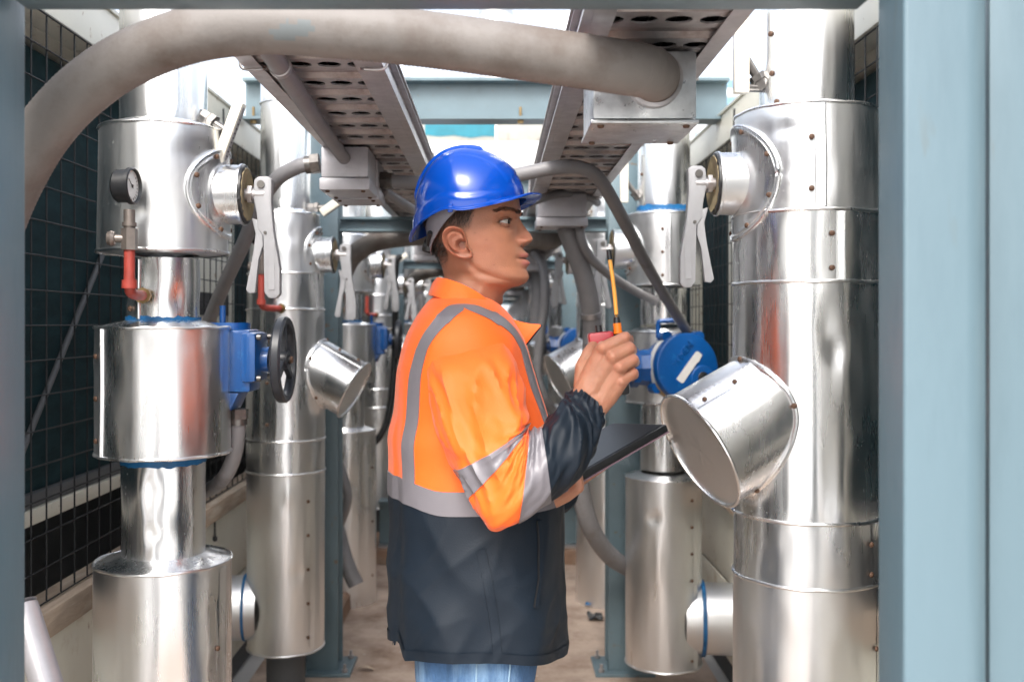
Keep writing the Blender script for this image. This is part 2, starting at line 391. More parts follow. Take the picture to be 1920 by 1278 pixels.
for k in range(-1, 8):
    y0 = .55 + k * PER if k != -1 else .55 - PER
    if k == 0:
        ul = plant_unit('L', y0, 'cream chiller unit behind the dark wire mesh and pressure gauge pipe', 'chiller units along the corridor')
        ur = plant_unit('R', y0, 'cream chiller unit behind the large silver pipe beside the pale blue column', 'chiller units along the corridor')
    elif k > 0:
        for u, sd_ in ((ul, SIDE_A), (ur, SIDE_B)):
            copy_tree(u, k * PER, 'cream chiller unit with wire mesh, %s behind the worker %s' % (ORD[k], sd_), 'chiller units along the corridor')

# ---------------------------------------------------------------- steel portal frames
def ibeam(mb, x0, x1, y, z0, z1, wd=.10, tf=.010, tw=.008):
    mb.box((x0, y - wd / 2, z0), (x1, y + wd / 2, z0 + tf)); mb.box((x0, y - wd / 2, z1 - tf), (x1, y + wd / 2, z1)); mb.box((x0, y - tw / 2, z0 + tf), (x1, y + tw / 2, z1 - tf))
def hpost(mb, xc, yc, z0, z1, wx, wy, tf=.011, tw=.008):
    # flanges face up and down the corridor, web along it
    mb.box((xc - wx / 2, yc - wy / 2, z0), (xc + wx / 2, yc - wy / 2 + tf, z1), .003); mb.box((xc - wx / 2, yc + wy / 2 - tf, z0), (xc + wx / 2, yc + wy / 2, z1), .003)
    mb.box((xc - tw / 2, yc - wy / 2 + tf, z0), (xc + tw / 2, yc + wy / 2 - tf, z1))
def bolt(mb, p, d=(0, 0, 1), s=1.):
    d = Vector(d); p = Vector(p); mb.cyl(p, p + d * .012 * s, .013 * s, n=6, smooth=False); mb.cyl(p + d * .012 * s, p + d * .032 * s, .006 * s, n=8)
def portal(y, label, group, near=False):
    t = thing('steel_portal_frame', label, 'steel frame', (0, y, 0), group)
    for xc in (-.705, .52):
        mb = MB(); hpost(mb, xc, 0, .014, 2.245, .13, .13); po = mb.build('post', STEEL, t)
        mb = MB(); mb.box((xc - .12, -.11, .0), (xc + .12, .11, .0135), .002); bp_ = mb.build('base_plate', STEEL, t)
        for dx in (-.095, .095):
            for dy in (-.085, .085):
                mb = MB(); bolt(mb, (xc + dx, dy, .0135)); mb.build('bolt', GALV, bp_)
    mb = MB(); ibeam(mb, -.638, .453, 0, 1.793, 1.852, .09); mb.build('tray_beam', STEEL, t)
    mb = MB(); ibeam(mb, -1.03, .95, 0, 2.247, 2.415, .12, .012); b = mb.build('roof_beam', STEEL, t)
    for x in (-.99, -.72, .10, .36):
        mb = MB(); mb.cyl((x, -.035, 2.235), (x, -.035, 2.30), .006, n=8); mb.cyl((x, -.035, 2.258 - .026), (x, -.035, 2.2465), .014, n=6, smooth=False); mb.build('bolt', BRASS, b)
    return t
p0 = portal(4.10, 'blue grey steel portal frame standing right behind the worker', 'portal frames across the corridor')
for k in range(1, 7): copy_tree(p0, k * PER, 'blue grey steel portal frame, %s beyond the one behind the worker' % ORD[k], 'portal frames across the corridor')
# low cross beam on the far kerb
for k in range(2):
    t = thing('floor_beam', 'blue grey steel beam lying low across the far end of the floor' if k == 0 else 'blue grey floor beam lying beyond the first low cross beam', 'beam', (0, 5.98 + k * PER, .085), 'low cross beams')
    mb = MB(); mb.box((-.70, -.005, .012), (.53, .005, .262)); mb.build('web', STEEL, t)
    mb = MB(); mb.box((-.70, -.06, .262), (.53, .06, .274)); mb.build('flange', STEEL, t)
    mb = MB(); mb.box((-.70, -.07, .0), (.53, .06, .012)); mb.build('flange', GALV, t)

# front portal that frames the view: two pale columns and a low beam
t = thing('steel_column', 'pale blue square steel column lit bright beside the large silver pipe', 'column', (.51, 1.154, 0), 'front columns')
def rbox_col(x0, x1, y0, y1, z0, z1, r, n=6, rr=None):
    q = MB(); ring = []
    rr = rr or r
    for cx, cy, a0, r in ((x1 - rr, y0 + rr, -90, rr), (x1 - rr, y1 - rr, 0, rr), (x0 + r, y1 - r, 90, r), (x0 + r, y0 + r, 180, r)):
        for i in range(n + 1):
            a = R(a0 + 90 * i / n); ring.append((cx + r * math.cos(a), cy + r * math.sin(a)))
    q.grid([[Vector((x, y, z)) for x, y in ring] for z in (z0, z1)], closed=True)
    q.add([(x, y, z1) for x, y in ring], [list(range(len(ring)))]); return q
q = rbox_col(-.053, .052, -.039, .039, .014, 2.6, .005, 8, .036); q.build('shaft', STEELF, t)
q = MB(); q.box((-.10, -.11, 0), (.055, .11, .0135), .002); q.build('base_plate', STEELF, t)
t = thing('steel_column', 'wide blue grey column beside the pale square column', 'column', (.66, 1.22, 0), 'front columns')
q = MB(); hpost(q, 0, 0, .014, 2.6, .16, .10); q.build('shaft', STEELF, t)
q = MB(); q.box((-.09, -.09, 0), (.12, .11, .0135), .002); q.build('base_plate', STEELF, t)
t = thing('steel_column', 'pale blue column standing beside the weathered conduit end and wire mesh', 'column', (-.647, 1.22, 0), 'front columns')
q = rbox_col(-.09, .048, -.05, .05, .014, 2.6, .006); q.build('shaft', STEELF, t)
q = MB(); q.box((-.15, -.11, 0), (.12, .11, .0135), .002); q.build('base_plate', STEELF, t)
t = thing('steel_beam', 'blue grey beam running overhead between the two front columns', 'beam', (0, 1.22, 1.8135))
q = MB(); q.box((-.589, -.035, .0), (.455, .035, .055), .003); q.build('web', STEEL, t)
q = MB(); q.box((-.59, -.05, .0555), (.455, .05, .064), .002); q.build('flange', STEEL, t)

# ---------------------------------------------------------------- cable trays
def tray_strip_mesh(w, holes=4):
    """corrugated tray floor piece: a flat with round holes and a raised rib"""
    q = MB(); L0 = .078; n = 16; r = .0190; cw = w / holes
    for h in range(holes):
        cx = -w / 2 + cw * (h + .5); cy = L0 / 2
        inner, outer = [], []
        for i in range(n):
            a = 2 * PI * (i + .5) / n; c, s_ = math.cos(a), math.sin(a)
            inner.append(Vector((cx + r * c * 1.08, cy + r * s_, 0)))
            k = 1 / max(abs(c) / (cw / 2), abs(s_) / (L0 / 2)); outer.append(Vector((cx + c * k, cy + s_ * k, 0)))
        top = [v + Vector((0, 0, .003)) for v in inner]
        q.add(inner + outer, [(i, (i + 1) % n, n + (i + 1) % n, n + i) for i in range(n)])
        # square the corners between outer points
        for sx, sy in ((1, 1), (-1, 1), (-1, -1), (1, -1)):
            cr = Vector((cx + sx * cw / 2, cy + sy * L0 / 2, 0)); ds = sorted(range(n), key=lambda i: (outer[i] - cr).length)[:2]
            q.add([outer[ds[0]], outer[ds[1]], cr], [(0, 1, 2)])
        q.add(inner + top, [(i, (i + 1) % n, n + (i + 1) % n, n + i) for i in range(n)])
    ys = [(L0, 0), (L0 + .008, .009), (L0 + .049, .009), (L0 + .057, 0)]
    q.grid([[Vector((-w / 2, y, z)), Vector((w / 2, y, z))] for y, z in ys], smooth=False)
    return q.mesh('tray_rib', TRAYM, recalc=False)
def tray(xc, w, y0, n, label, group, split=True, tie=True):
    t = thing('cable_tray', label, 'cable tray', (xc, y0, 1.868), group)
    me = tray_strip_mesh(w); p = .135
    for i in range(n):
        link('tray_rib', me, t, (0, i * p, 0))
    Ln = n * p
    for s_ in (-1, 1):
        q = MB()
        x = s_ * w / 2
        q.box((x, 0, -.004), (x + s_ * .0025, Ln - .003, .062)); q.box((x + s_ * .0026, 0, -.006), (x + s_ * .018, Ln - .003, -.003)); q.box((x + s_ * .0026, 0, .058), (x + s_ * .016, Ln - .003, .0615))
        q.box((x + s_ * .0026, 0, .018), (x + s_ * .008, Ln - .003, .036))
        q.box((x - s_ * (.030 if (xc < 0) == (s_ > 0) else .012), 0, -.0062), (x + s_ * .0024, Ln - .003, -.0042))
        q.build('side_rail', RAILM, t)
    q = MB(); q.box((-w / 2 - .02, 0, .064), (w / 2 + .02, Ln - .004, .068)); q.build('cover', GALV, t)
    q = MB(); rnd = random.Random(int(abs(xc) * 100))
    for k in range(9):
        x = -w / 2 + .018 + k * (w - .036) / 8; rr = rnd.uniform(.008, .011)
        q.tube([Vector((x + .006 * fbm(Vector((k, j * .5, 3))), Ln * j / 14, rr + .0105 + .003 * fbm(Vector((k, j * .6, 8))))) for j in range(15)], rr, 8)
    q.build('cable_bundle', RUBBER, t)
    if tie:
        for yy in ((.30, 1.6) if xc < 0 else (2.2,)):
            q = MB()
            for s_ in (-1, 1):
                x = s_ * (w / 2 + .02); q.tube(spline([(x - s_ * .042, yy, -.010), (x - s_ * .01, yy, -.011), (x + s_ * .004, yy, -.004), (x + s_ * .005, yy + .006, .03), (x + s_ * .002, yy + .006, .070)], 5), .0028, 8)
            q.build('hold_down_clip', GALV, t)
    return t
TLX, TRX, TW = -.315, .245, .205
NR = 21
LT = [tray(TLX, TW, 1.42 + k * NR * .135, NR, l, 'cable tray lengths') for k, l in enumerate(('perforated cable tray over the two grey junction boxes', ))]
RT = [tray(TRX, TW, 1.30 + k * NR * .135, NR, l, 'cable tray lengths') for k, l in enumerate(('perforated cable tray over the big galvanised box at the conduit end', ))]
for k in range(1, 6):
    copy_tree(LT[0], k * (NR * .135 + .003), 'perforated cable tray length, %s behind the worker %s' % (ORD[k], SIDE_A), 'cable tray lengths')
    copy_tree(RT[0], k * (NR * .135 + .003), 'perforated cable tray length, %s behind the worker %s' % (ORD[k], SIDE_B), 'cable tray lengths')

# ---------------------------------------------------------------- far overhead things
t = thing('overhead_pipe', 'thick white jacketed pipe crossing high above the corridor behind the helmet', 'pipe', (0, 7.6, 0))
q = MB(); q.lathe([(.185, -3.2), (.185, 3.2)], 40, (0, 0, 2.615), (1, 0, 0)); q.build('jacket', WHITE, t)
for x in (-2.2, -.9, .35, 1.7):
    q = MB(); q.lathe([(.185, x - .02), (.192, x - .018), (.192, x + .018), (.185, x + .02)], 40, (0, 0, 2.615), (1, 0, 0)); q.build('band', GALV, t)
for x in (-2.9, 2.9):
    q = MB(); q.box((x - .07, -.07, .0), (x + .07, .07, 2.432), .004); q.build('support_post', STEEL, t)
t = thing('cream_fascia', 'cream panel box with a turquoise painted end, above the white pipe', 'panel', (0, 7.9, 2.800))
for i, (x0, x1) in enumerate(((-.66, -.005), (.005, .68))):
    q = MB(); q.box((x0, -.05, .0), (x1, .05, .24), .006); pn = q.build('panel', FASCIA, t)
    for k in range(3):
        q = MB(); q.lathe([(.012, 0), (.010, .006), (0, .008)], 8, (x0 + .08 + k * .24, -.05, .03), (0, -1, 0)); q.build('screw', RUST, pn)
q = MB(); q.add([Vector((x, -.0535, z)) for x, z in ((-.56, .235), (-.01, .235), (-.01, .085), (-.09, .09), (-.2, .075), (-.33, .095), (-.45, .085), (-.56, .1))], [list(range(8))]); q.build('paint_patch', TEALP, t)
for x in (-.6, .6):
    q = MB(); q.box((x - .03, -.03, -.001), (x + .03, .03, -.40 + .19), .003); q.build('bracket', STEEL, t)
t = thing('exhaust_stack', 'tall grey metal stack rising beyond the overhead white pipe', 'stack', (.0, 31, 0))
q = MB(); q.lathe([(.55, 0), (.55, 14.0), (.575, 14.0), (.575, 14.05), (.0, 14.05)], 32); q.build('shaft', ALU2, t)
for z in (2.2, 5.2, 8.0, 11.0):
    q = MB(); q.lathe([(.55, z - .02), (.57, z - .015), (.57, z + .015), (.55, z + .02)], 32); q.build('band', GALV, t)

# far tower block
t = thing('tower_block', 'pale distant apartment tower with rows of bluish windows', 'building', (52, 172, 0))
TW_ = mat('hazed_tower_wall', (.74, .77, .80), .8, var=.05, vscale=.3); TG_ = mat('tower_glass', (.16, .30, .42), .25, var=.2, vscale=.5)  # pale wall colour has the distant haze painted in
q = MB(); q.box((-19, 0, 0), (19, 16, 43.6)); q.build('wall', TW_, t)
fl = MB(); fl.box((-19.3, -.45, 0), (19.3, -.003, .95)); fme = fl.mesh('balcony_slab', TW_)
wn = MB(); wn.box((-1.0, -.12, 0), (1.0, -.01, 1.55)); wme = wn.mesh('window', TG_)
for k in range(14):
    z = 3.1 * k + 1.2
    link('balcony_slab', fme, t, (0, 0, z - .9))
    for j in range(13): link('window', wme, t, (-16.8 + j * 2.8, 0, z + .35))
q = MB(); q.box((-4, 4, 43.6), (4, 12, 46.5)); q.build('plant_room', TW_, t)

# small litter on the floor
q = MB(); n = 12; rows = []
for i in range(n):
    rows.append([Vector(((i - n / 2) * .009, (j - n / 2) * .010, .012 + .014 * fbm(Vector((i * .35, j * .35, 4)), 3) + .012 * math.exp(-((i - 6) ** 2 + (j - 5) ** 2) / 14))) for j in range(n)])
q.grid(rows); tag(q.build('rag', TAPE, None, (.50, 5.02, .004)), 'crumpled blue rag lying on the floor by the kerb', 'rag')
q = MB(); rows = []
for i in range(9):
    f = i / 8; w_ = .016 * math.sin(PI * min(.98, f + .02)) ** .8; rows.append([Vector((-.035 + .07 * f, k_ * w_, .006 + .006 * abs(k_) + .006 * math.sin(f * 4))) for k_ in (-1, -.5, 0, .5, 1)])
q.grid(rows); tag(q.build('leaf', LEDGE, None, (-.53, 4.06, .004)), 'dry brown leaf lying on the tan floor', 'leaf')
q = MB(); rows = []
for i in range(9):
    rows.append([Vector(((i - 4) * .009, (j - 4) * .012, .012 + .012 * fbm(Vector((i * .4, j * .4, 9)), 2))) for j in range(9)])
q.grid(rows); tag(q.build('plastic_scrap', RUBBER, None, (.475, 4.78, .004)), 'small black plastic scrap on the floor near the blue rag', 'scrap')
# ================================================================ clad pipes
def clad_mesh(r0, r1, z0, z1, seed, amp=.0019, dents=(), n=80, dz=.012, kz=1.3, kx=5.5):
    q = MB(); m = max(4, int((z1 - z0) / dz)); rows = []; rd = random.Random(seed * 13 + 1)
    dents = list(dents) + [(rd.uniform(0, 2 * PI), rd.uniform(z0, z1), rd.choice((-1, -1, 1)) * rd.uniform(.0010, .0030), rd.uniform(.012, .03), rd.uniform(.015, .06)) for _ in range(int(8 + 14 * (z1 - z0)))] if z1 - z0 < 1.6 else list(dents)
    for i in range(m + 1):
        f = i / m; z = z0 + (z1 - z0) * f; r = r0 + (r1 - r0) * f; row = []
        edge = min(1, min(f, 1 - f) * m / 2.5)
        for k in range(n):
            t = 2 * PI * k / n; c, s_ = math.cos(t), math.sin(t)
            d = amp * edge * (noise.noise(Vector((c * kx * r / .14, s_ * kx * r / .14, z * kz + seed * 7.3))) + .45 * noise.noise(Vector((c * 13 * r / .14, s_ * 13 * r / .14, z * 4 + seed * 3.1))))
            for (dt, dzz, da, st, sz) in dents:
                a = (t - dt + PI) % (2 * PI) - PI
                e = (a * r / st) ** 2 + ((z - dzz) / sz) ** 2
                if e < 9: d += da * math.exp(-e) * (1 - .9 * e * .5)
            row.append(Vector(((r + d) * c, (r + d) * s_, z)))
        rows.append(row)
    q.grid(rows, closed=True); return q
def bead(r, z, seed, m=.0042, n=72):
    q = MB(); q.tube([Vector(((r + .0008 * fbm(Vector((math.cos(t) * 4, math.sin(t) * 4, seed)))) * math.cos(t), (r + .0008 * fbm(Vector((math.cos(t) * 4, math.sin(t) * 4, seed)))) * math.sin(t), z + .0022 * fbm(Vector((math.cos(t) * 3, math.sin(t) * 3, seed + 5)), 2))) for t in [2 * PI * k / n for k in range(n + 1)]], m, 8, caps=False); return q
def lid(ra, za, rb, zb, seed, n=72):
    """flat or conical closing sheet between two radii, slightly buckled"""
    q = MB(); rows = []
    for i in range(9):
        f = i / 8
        rows.append([Vector(((ra + (rb - ra) * f) * math.cos(t), (ra + (rb - ra) * f) * math.sin(t), za + (zb - za) * f + .0025 * math.sin(PI * f) * fbm(Vector((math.cos(t) * 3, math.sin(t) * 3, seed + f))))) for t in [2 * PI * k / n for k in range(n)]])
    q.grid(rows, closed=True); return q
SCREW = None
def screw_mesh():
    global SCREW
    if SCREW is None:
        q = MB(); q.lathe([(.0062, -.001), (.006, .002), (.004, .0038), (0, .0042)], 10, (0, 0, 0), (1, 0, 0)); SCREW = q.mesh('screw', RUST)
    return SCREW
def screw(par, r, ang, z, base=(0, 0, 0)):
    o = link('screw', screw_mesh(), par, (base[0] + r * math.cos(ang), base[1] + r * math.sin(ang), base[2] + z)); o.rotation_euler = (0, 0, ang); return o
def seam(par, r, ang, z0, z1, m, screws=0, seed=0):
    """lapped vertical seam: a thin raised strip with screws"""
    q = MB(); rows = []
    for i in range(25):
        z = z0 + (z1 - z0) * i / 24; j = .004 * noise.noise(Vector((z * 5, seed, 0)))
        rows.append([Vector(((r + h) * math.cos(ang + (a + j) / r), (r + h) * math.sin(ang + (a + j) / r), z)) for a, h in ((-.016, .001), (-.006, .0022), (.0, .0048), (.004, .0055), (.0065, .003), (.008, -.001))])
    q.grid(rows); o = q.build('seam_strip', m, par)
    for k in range(screws):
        screw(par, r + .003, ang - .024 / r, z0 + (z1 - z0) * (k + .35) / screws * 1.0 + .0)
    return o
def collar_plate(par, R_, ang, zc, rad, m, seed, inner=.06, rv=None):
    kv = (rv or rad * 1.06) / rad; cl = lambda a_: max(-1.25, min(1.25, a_))
    """curved saddle plate wrapped on the pipe round a valve stub"""
    q = MB(); rows = []; n = 56
    for i in range(12):
        f = i / 11; rr = inner * .8 + (rad - inner * .8) * f; row = []
        for k in range(n):
            t = 2 * PI * k / n; u = rr * math.cos(t); v = rr * math.sin(t) * kv
            lift = .006 + .002 * noise.noise(Vector((u * 20, v * 20, seed))) + (.004 if i in (10,) else 0) - (.008 if i == 11 else 0)
            a = ang + cl(u / R_); row.append(Vector(((R_ + lift) * math.cos(a), (R_ + lift) * math.sin(a), zc + v)))
        rows.append(row)
    q.grid(rows, closed=True); o = q.build('saddle_plate', m, par)
    q = MB(); q.tube([Vector(((R_ + .006) * math.cos(ang + cl(rad * math.cos(t) / R_)), (R_ + .006) * math.sin(ang + cl(rad * math.cos(t) / R_)), zc + rad * kv * math.sin(t))) for t in [2 * PI * k / 60 for k in range(61)]], .004, 8, caps=False); q.build('saddle_bead', m, par)
    for t in (R(25), R(70), R(118), R(160), R(205), R(250), R(300), R(340)):
        screw(par, R_ + .008, ang + cl((rad - .014) * math.cos(t) / R_), zc + (rad - .014) * kv * math.sin(t))
    return o
def lever(par, hub, sg, kk=1.0, tilt=0.):
    """grey lock-lever handle hanging from the valve stem; sg = +1 opens towards +X"""
    u = .000617 * kk
    main = [(-46, 82), (-30, 92), (4, 92), (20, 80), (24, 20), (10, -50), (8, -100), (-14, -130), (-18, -340), (-34, -362), (-62, -362), (-76, -346), (-76, -250), (-52, -110), (-44, 0)]
    prong = [(-10, -108), (8, -70), (30, -62), (26, -80), (16, -120), (24, -190), (52, -330), (40, -344), (18, -340), (4, -215), (-12, -165)]
    M = Matrix.Rotation(tilt, 3, 'Y')
    def fn(a, b, t):
        return Vector(hub) + M @ Vector((-sg * a * u, t, b * u))
    q = MB(); q.prism(main, -.013, .013, fn, .004); a = q.build('lever', LEVER, par)
    q = MB(); q.prism(prong, -.009, .009, fn, .0025); q.build('trigger', LEVER, a)
    q = MB(); q.prism([(-58, -150), (-40, -150), (-34, -330), (-58, -330)], -.0145, -.0132, fn, 0); q.build('grip_groove', LEVER, a)
    q = MB(); p = fn(-22, -118, -.0125); q.cyl(p, p + Vector((0, -.0025, 0)), .004, n=10); p = fn(-6, 62, -.0125); q.cyl(p, p + Vector((0, -.004, 0)), .009, n=14); q.build('pivot_pin', NUT, a)
    return a
def stub(par, R_, ang, zc, r, ln, m, sg, mirror_lever=True, rad=.105, levk=1.0, lev=True, foamc=FOAM, seed=1, rv=None):
    """insulated valve neck with saddle plate, foam end and lever"""
    d = Vector((math.cos(ang), math.sin(ang), 0)); o0 = Vector((0, 0, zc))
    collar_plate(par, R_, ang, zc, rad, m, seed, r, rv)
    q = MB(); st = R_ * .82; rows = []; a, b = frame(d); n = 48
    for i in range(10):
        f = i / 9; h = st + (R_ + ln - st) * f
        rows.append([o0 + d * h + (a * math.cos(2 * PI * k / n) + b * math.sin(2 * PI * k / n)) * (r + .0012 * noise.noise(Vector((math.cos(2 * PI * k / n) * 3, math.sin(2 * PI * k / n) * 3, f + seed))) - .002 * f) for k in range(n)])
    q.grid(rows, closed=True); s_ = q.build('neck_cladding', m, par)
    e = o0 + d * (R_ + ln)
    q = MB(); q.lathe([(r - .001, -.004), (r + .002, -.002), (r + .002, .003), (r - .004, .004)], n, e, d); q.build('neck_bead', m, s_)
    # ragged black mastic edge then the foam disc
    q = MB(); rows = []
    for h, rr in ((.0, r - .001), (.008, r - .002), (.010, r - .010)):
        rows.append([e + d * (h + .003 * abs(noise.noise(Vector((k * 1.3, seed, 0))))) + (a * math.cos(2 * PI * k / n) + b * math.sin(2 * PI * k / n)) * (rr + .003 * noise.noise(Vector((k * .9, 4 + seed, 0)))) for k in range(n)])
    q.grid(rows, closed=True); q.build('mastic_edge', RUBBER, s_)
    q = MB(); q.lathe([(r - .006, .001), (r - .006, .008), (r - .009, .011), (r - .014, .009), (.030, .007), (.026, .004), (0, .004)], n, e, d); q.build('foam_end', foamc, s_)
    q = MB(); q.cyl(e + d * .0, e + d * .05, .014, n=16); q.cyl(e + d * .012, e + d * .022, .022, n=6, smooth=False); q.build('valve_stem', GALV, par)
    if lev: lever(par, tuple(e + d * .040 - Vector((0, 0, .016))), sg, levk)
    return s_
def thermometer(par, p, tip, sz=(.024, .030, .135), rot=None, out_=(1, 0, 0)):
    """angled ivory scale case on a hex nut"""
    p = Vector(p); tip = Vector(tip); d = (tip - p).normalized()
    q = MB(); q.cyl(p, p + d * .020, .017, n=6, smooth=False); q.cyl(p + d * .022, p + d * .036, .019, n=6, smooth=False); q.cyl(p, tip, .010, n=12); nu = q.build('gland_nut', NUT, par)
    M = Matrix.Translation(tip) @ (rot or Matrix.Identity(4))
    q = MB(); q.box((-sz[0] / 2, -sz[1] / 2, -sz[2] / 2), (sz[0] / 2, sz[1] / 2, sz[2] / 2), .004, M); c = q.build('thermometer_case', IVORY, par)
    q = MB(); q.box((-sz[0] / 2 - .001, -sz[1] / 2 + .007, -sz[2] / 2 + .012), (-sz[0] / 2 - .0002, sz[1] / 2 - .007, sz[2] / 2 - .010), 0, M); q.box((sz[0] / 2 + .0002, -sz[1] / 2 + .007, -sz[2] / 2 + .012), (sz[0] / 2 + .001, sz[1] / 2 - .007, sz[2] / 2 - .010), 0, M); q.build('scale_plate', GALV, c)
    q = MB()
    for k in range(9):
        z = -sz[2] / 2 + .02 + k * .011
        q.box((sz[0] / 2 + .0011, -.006, z), (sz[0] / 2 + .0017, .004 if k % 2 else .006, z + .0025), 0, M)
    q.build('scale_marks', INK, c)
def gauge(par, base, top, face):
    """black pressure gauge on a red pipe with bronze cock; base: where the pipe enters the neck"""
    b = Vector(base); t_ = Vector(top); f = Vector(face).normalized()
    el = Vector((t_.x, t_.y, b.z))
    q = MB(); q.tube(spline([b, b + (el - b) * .55, el + (b - el).normalized() * .012 + Vector((0, 0, .004)), el + Vector((0, 0, .02)), el + Vector((0, 0, .06)), Vector((t_.x, t_.y, t_.z - .135))], 6), .0115, 14)
    q.lathe([(.0155, 0), (.0155, .018), (.0115, .018)], 16, el + Vector((0, 0, .012))); q.build('red_pipe', REDP, par)
    q = MB(); q.cyl(b - (el - b).normalized() * .002, b + (el - b).normalized() * .022, .012, n=12); q.cyl(b + (el - b) * .1, b + (el - b) * .16, .018, n=8, smooth=False); q.build('brass_nipple', BRASS, par)
    z = t_.z - .135
    q = MB(); q.cyl((t_.x, t_.y, z), (t_.x, t_.y, z + .045), .017, n=6, smooth=False); q.cyl((t_.x, t_.y, z + .045), (t_.x, t_.y, z + .085), .012, n=12); q.cyl((t_.x, t_.y, z + .05), (t_.x, t_.y, z + .058), .015, n=12)
    q.cyl((t_.x + .005, t_.y, z + .024), (t_.x - .038, t_.y - .006, z + .024), .009, n=10); q.lathe([(0, 0), (.014, .001), (.017, .008), (.014, .016), (0, .018)], 14, (t_.x - .028, t_.y - .004, z + .024), (-1, -.15, 0)); q.build('gauge_cock', BRONZE, par)
    c = t_
    q = MB(); q.lathe([(0, -.030), (.031, -.029), (.035, -.024), (.035, .0), (.039, .001), (.039, .010), (.036, .012), (.033, .006)], 40, c, f); g = q.build('gauge_case', RUBBER, par)
    q = MB(); q.lathe([(.0345, .0045), (0, .0045)], 40, c, f); q.build('dial', DIAL, g)
    a, bb = frame(f)
    q = MB()
    for k in range(17):
        an = R(-225 + k * 270 / 16); u = a * math.cos(an) + bb * math.sin(an); pp = c + f * .0052
        q.cyl(pp + u * .025, pp + u * .030, .0006, n=4)
    pp = c + f * .006; u = a * math.cos(R(40)) + bb * math.sin(R(40)); q.cyl(pp - u * .007, pp + u * .022, .0008, n=4); q.lathe([(.004, 0), (.003, .002), (0, .002)], 10, pp, f); q.build('needle', INK, g)
def strainer(par, org, d, r, ln, m, up, cap_m, seed, Rp_):
    """stubby Y-strainer barrel, closed by a flat cap"""
    d = Vector(d).normalized(); org = Vector(org); a, b = frame(d); n = 64; rows = []
    for i in range(16):
        f = i / 15; h = -.02 + (ln + .02) * f
        rows.append([org + d * h + (a * math.cos(2 * PI * k / n) + b * math.sin(2 * PI * k / n)) * (r * (1 - .0 * f) + .0022 * noise.noise(Vector((math.cos(2 * PI * k / n) * 2.2, math.sin(2 * PI * k / n) * 2.2, f * 1.5 + seed)))) for k in range(n)])
    q = MB(); q.grid(rows, closed=True); o = q.build('strainer_barrel', m, par)
    q = MB(); rows = [[org + d * (ln - .003 + (.0015 * noise.noise(Vector((math.cos(2 * PI * k / n) * 2, math.sin(2 * PI * k / n) * 2, rr * 20))))) + (a * math.cos(2 * PI * k / n) + b * math.sin(2 * PI * k / n)) * r * rr for k in range(n)] for rr in (1.012, .8, .6, .4, .2, .01)]
    q.grid(rows, closed=True); q.build('strainer_cap', cap_m, o)
    q = MB(); q.tube([org + d * ln + (a * math.cos(2 * PI * k / n) + b * math.sin(2 * PI * k / n)) * (r + .002) for k in range(n + 1)], .0045, 8, caps=False); q.build('cap_bead', m, o)
    # folded saddle rim where the barrel meets the pipe jacket
    ring = []
    for k in range(n + 1):
        e = (a * math.cos(2 * PI * k / n) + b * math.sin(2 * PI * k / n)) * r; t_ = 0
        while t_ < ln * .9:
            p = org + d * t_ + e
            if math.hypot(p.x, p.y) > Rp_ + .001: break
            t_ += .002
        ring.append(org + d * (t_ + .001) + e * (1.018 + .010 * noise.noise(Vector((math.cos(2 * PI * k / n) * 4, math.sin(2 * PI * k / n) * 4, seed)))))
    q = MB(); q.tube(ring, .0055, 8, caps=False); q.build('saddle_rim', m, o)
    for k in (4, 17, 30, 43, 56):
        p = ring[k]; q = MB(); dd = Vector((p.x, p.y, 0)).normalized(); q.lathe([(.0065, -.001), (.006, .004), (0, .006)], 10, p + dd * .004, dd); q.build('screw', RUST, o)
    # lapped seam along the top with screws
    u = Vector(up); u = (u - d * u.dot(d)).normalized(); v = d.cross(u)
    q = MB(); rows = []
    for i in range(30):
        h = .10 + (ln - .105) * i / 29; j = .0016 * (1 if i % 2 else -1)
        rows.append([org + d * h + (u * math.cos(t) + v * math.sin(t)) * (r + hh) for t, hh in ((-.03 / r, .001), (-.01 / r, .003), ((.002 + j) / r, .007), ((.008 + j) / r, .006), (.011 / r, -.001))])
    q.grid(rows); q.build('strainer_seam', m, o)
    for k in range(2):
        p = org + d * (ln * (.62 + .27 * k)) + (u * math.cos(-.02 / r) + v * math.sin(-.02 / r)) * (r + .003)
        q = MB(); q.lathe([(.0055, -.001), (.005, .002), (.0035, .0035), (0, .004)], 10, p, u); q.build('screw', RUST, o)
    return o
def tape_band(par, r, z0, z1, seed):
    q = MB(); rows = []
    for f in (0, .33, .66, 1):
        rows.append([Vector(((r + .0015) * math.cos(t), (r + .0015) * math.sin(t), z0 + (z1 - z0) * f + (.006 * fbm(Vector((math.cos(t) * 5, math.sin(t) * 5, seed))) if f in (0, 1) else 0))) for t in [2 * PI * k / 64 for k in range(64)]])
    q.grid(rows, closed=True); return q.build('blue_tape', TAPE, par)
def pipe(name, label, group, x, y, secs, m, seed):
    """secs: list of (z_bottom, z_top, r_bottom, r_top, material, dents) from the bottom up, with lids where radii differ"""
    t = thing(name, label, 'pipe', (x, y, 0), group); prev = None
    for i, (z0, z1, r0, r1, mm, dents) in enumerate(secs):
        q = clad_mesh(r0, r1, z0, z1, seed + i, dents=dents); q.build('cladding', mm or m, t)
        if prev:
            pr, pz = prev
            if abs(pr - r0) > .006:
                zc = pz if pr > r0 else z0
                cone = .018
                if pr > r0: lid(pr, pz, r0 - .002, pz + cone, seed + i).build('lid', mm or m, t)
                else: lid(r0, z0, pr - .002, z0 - .006, seed + i).build('lid', mm or m, t)
                bead(max(pr, r0), zc, seed + i, .0036).build('bead', m, t)
            else: bead(max(pr, r0) + .0005, z0, seed + i).build('bead', m, t)
        prev = (r1, z1)
    return t
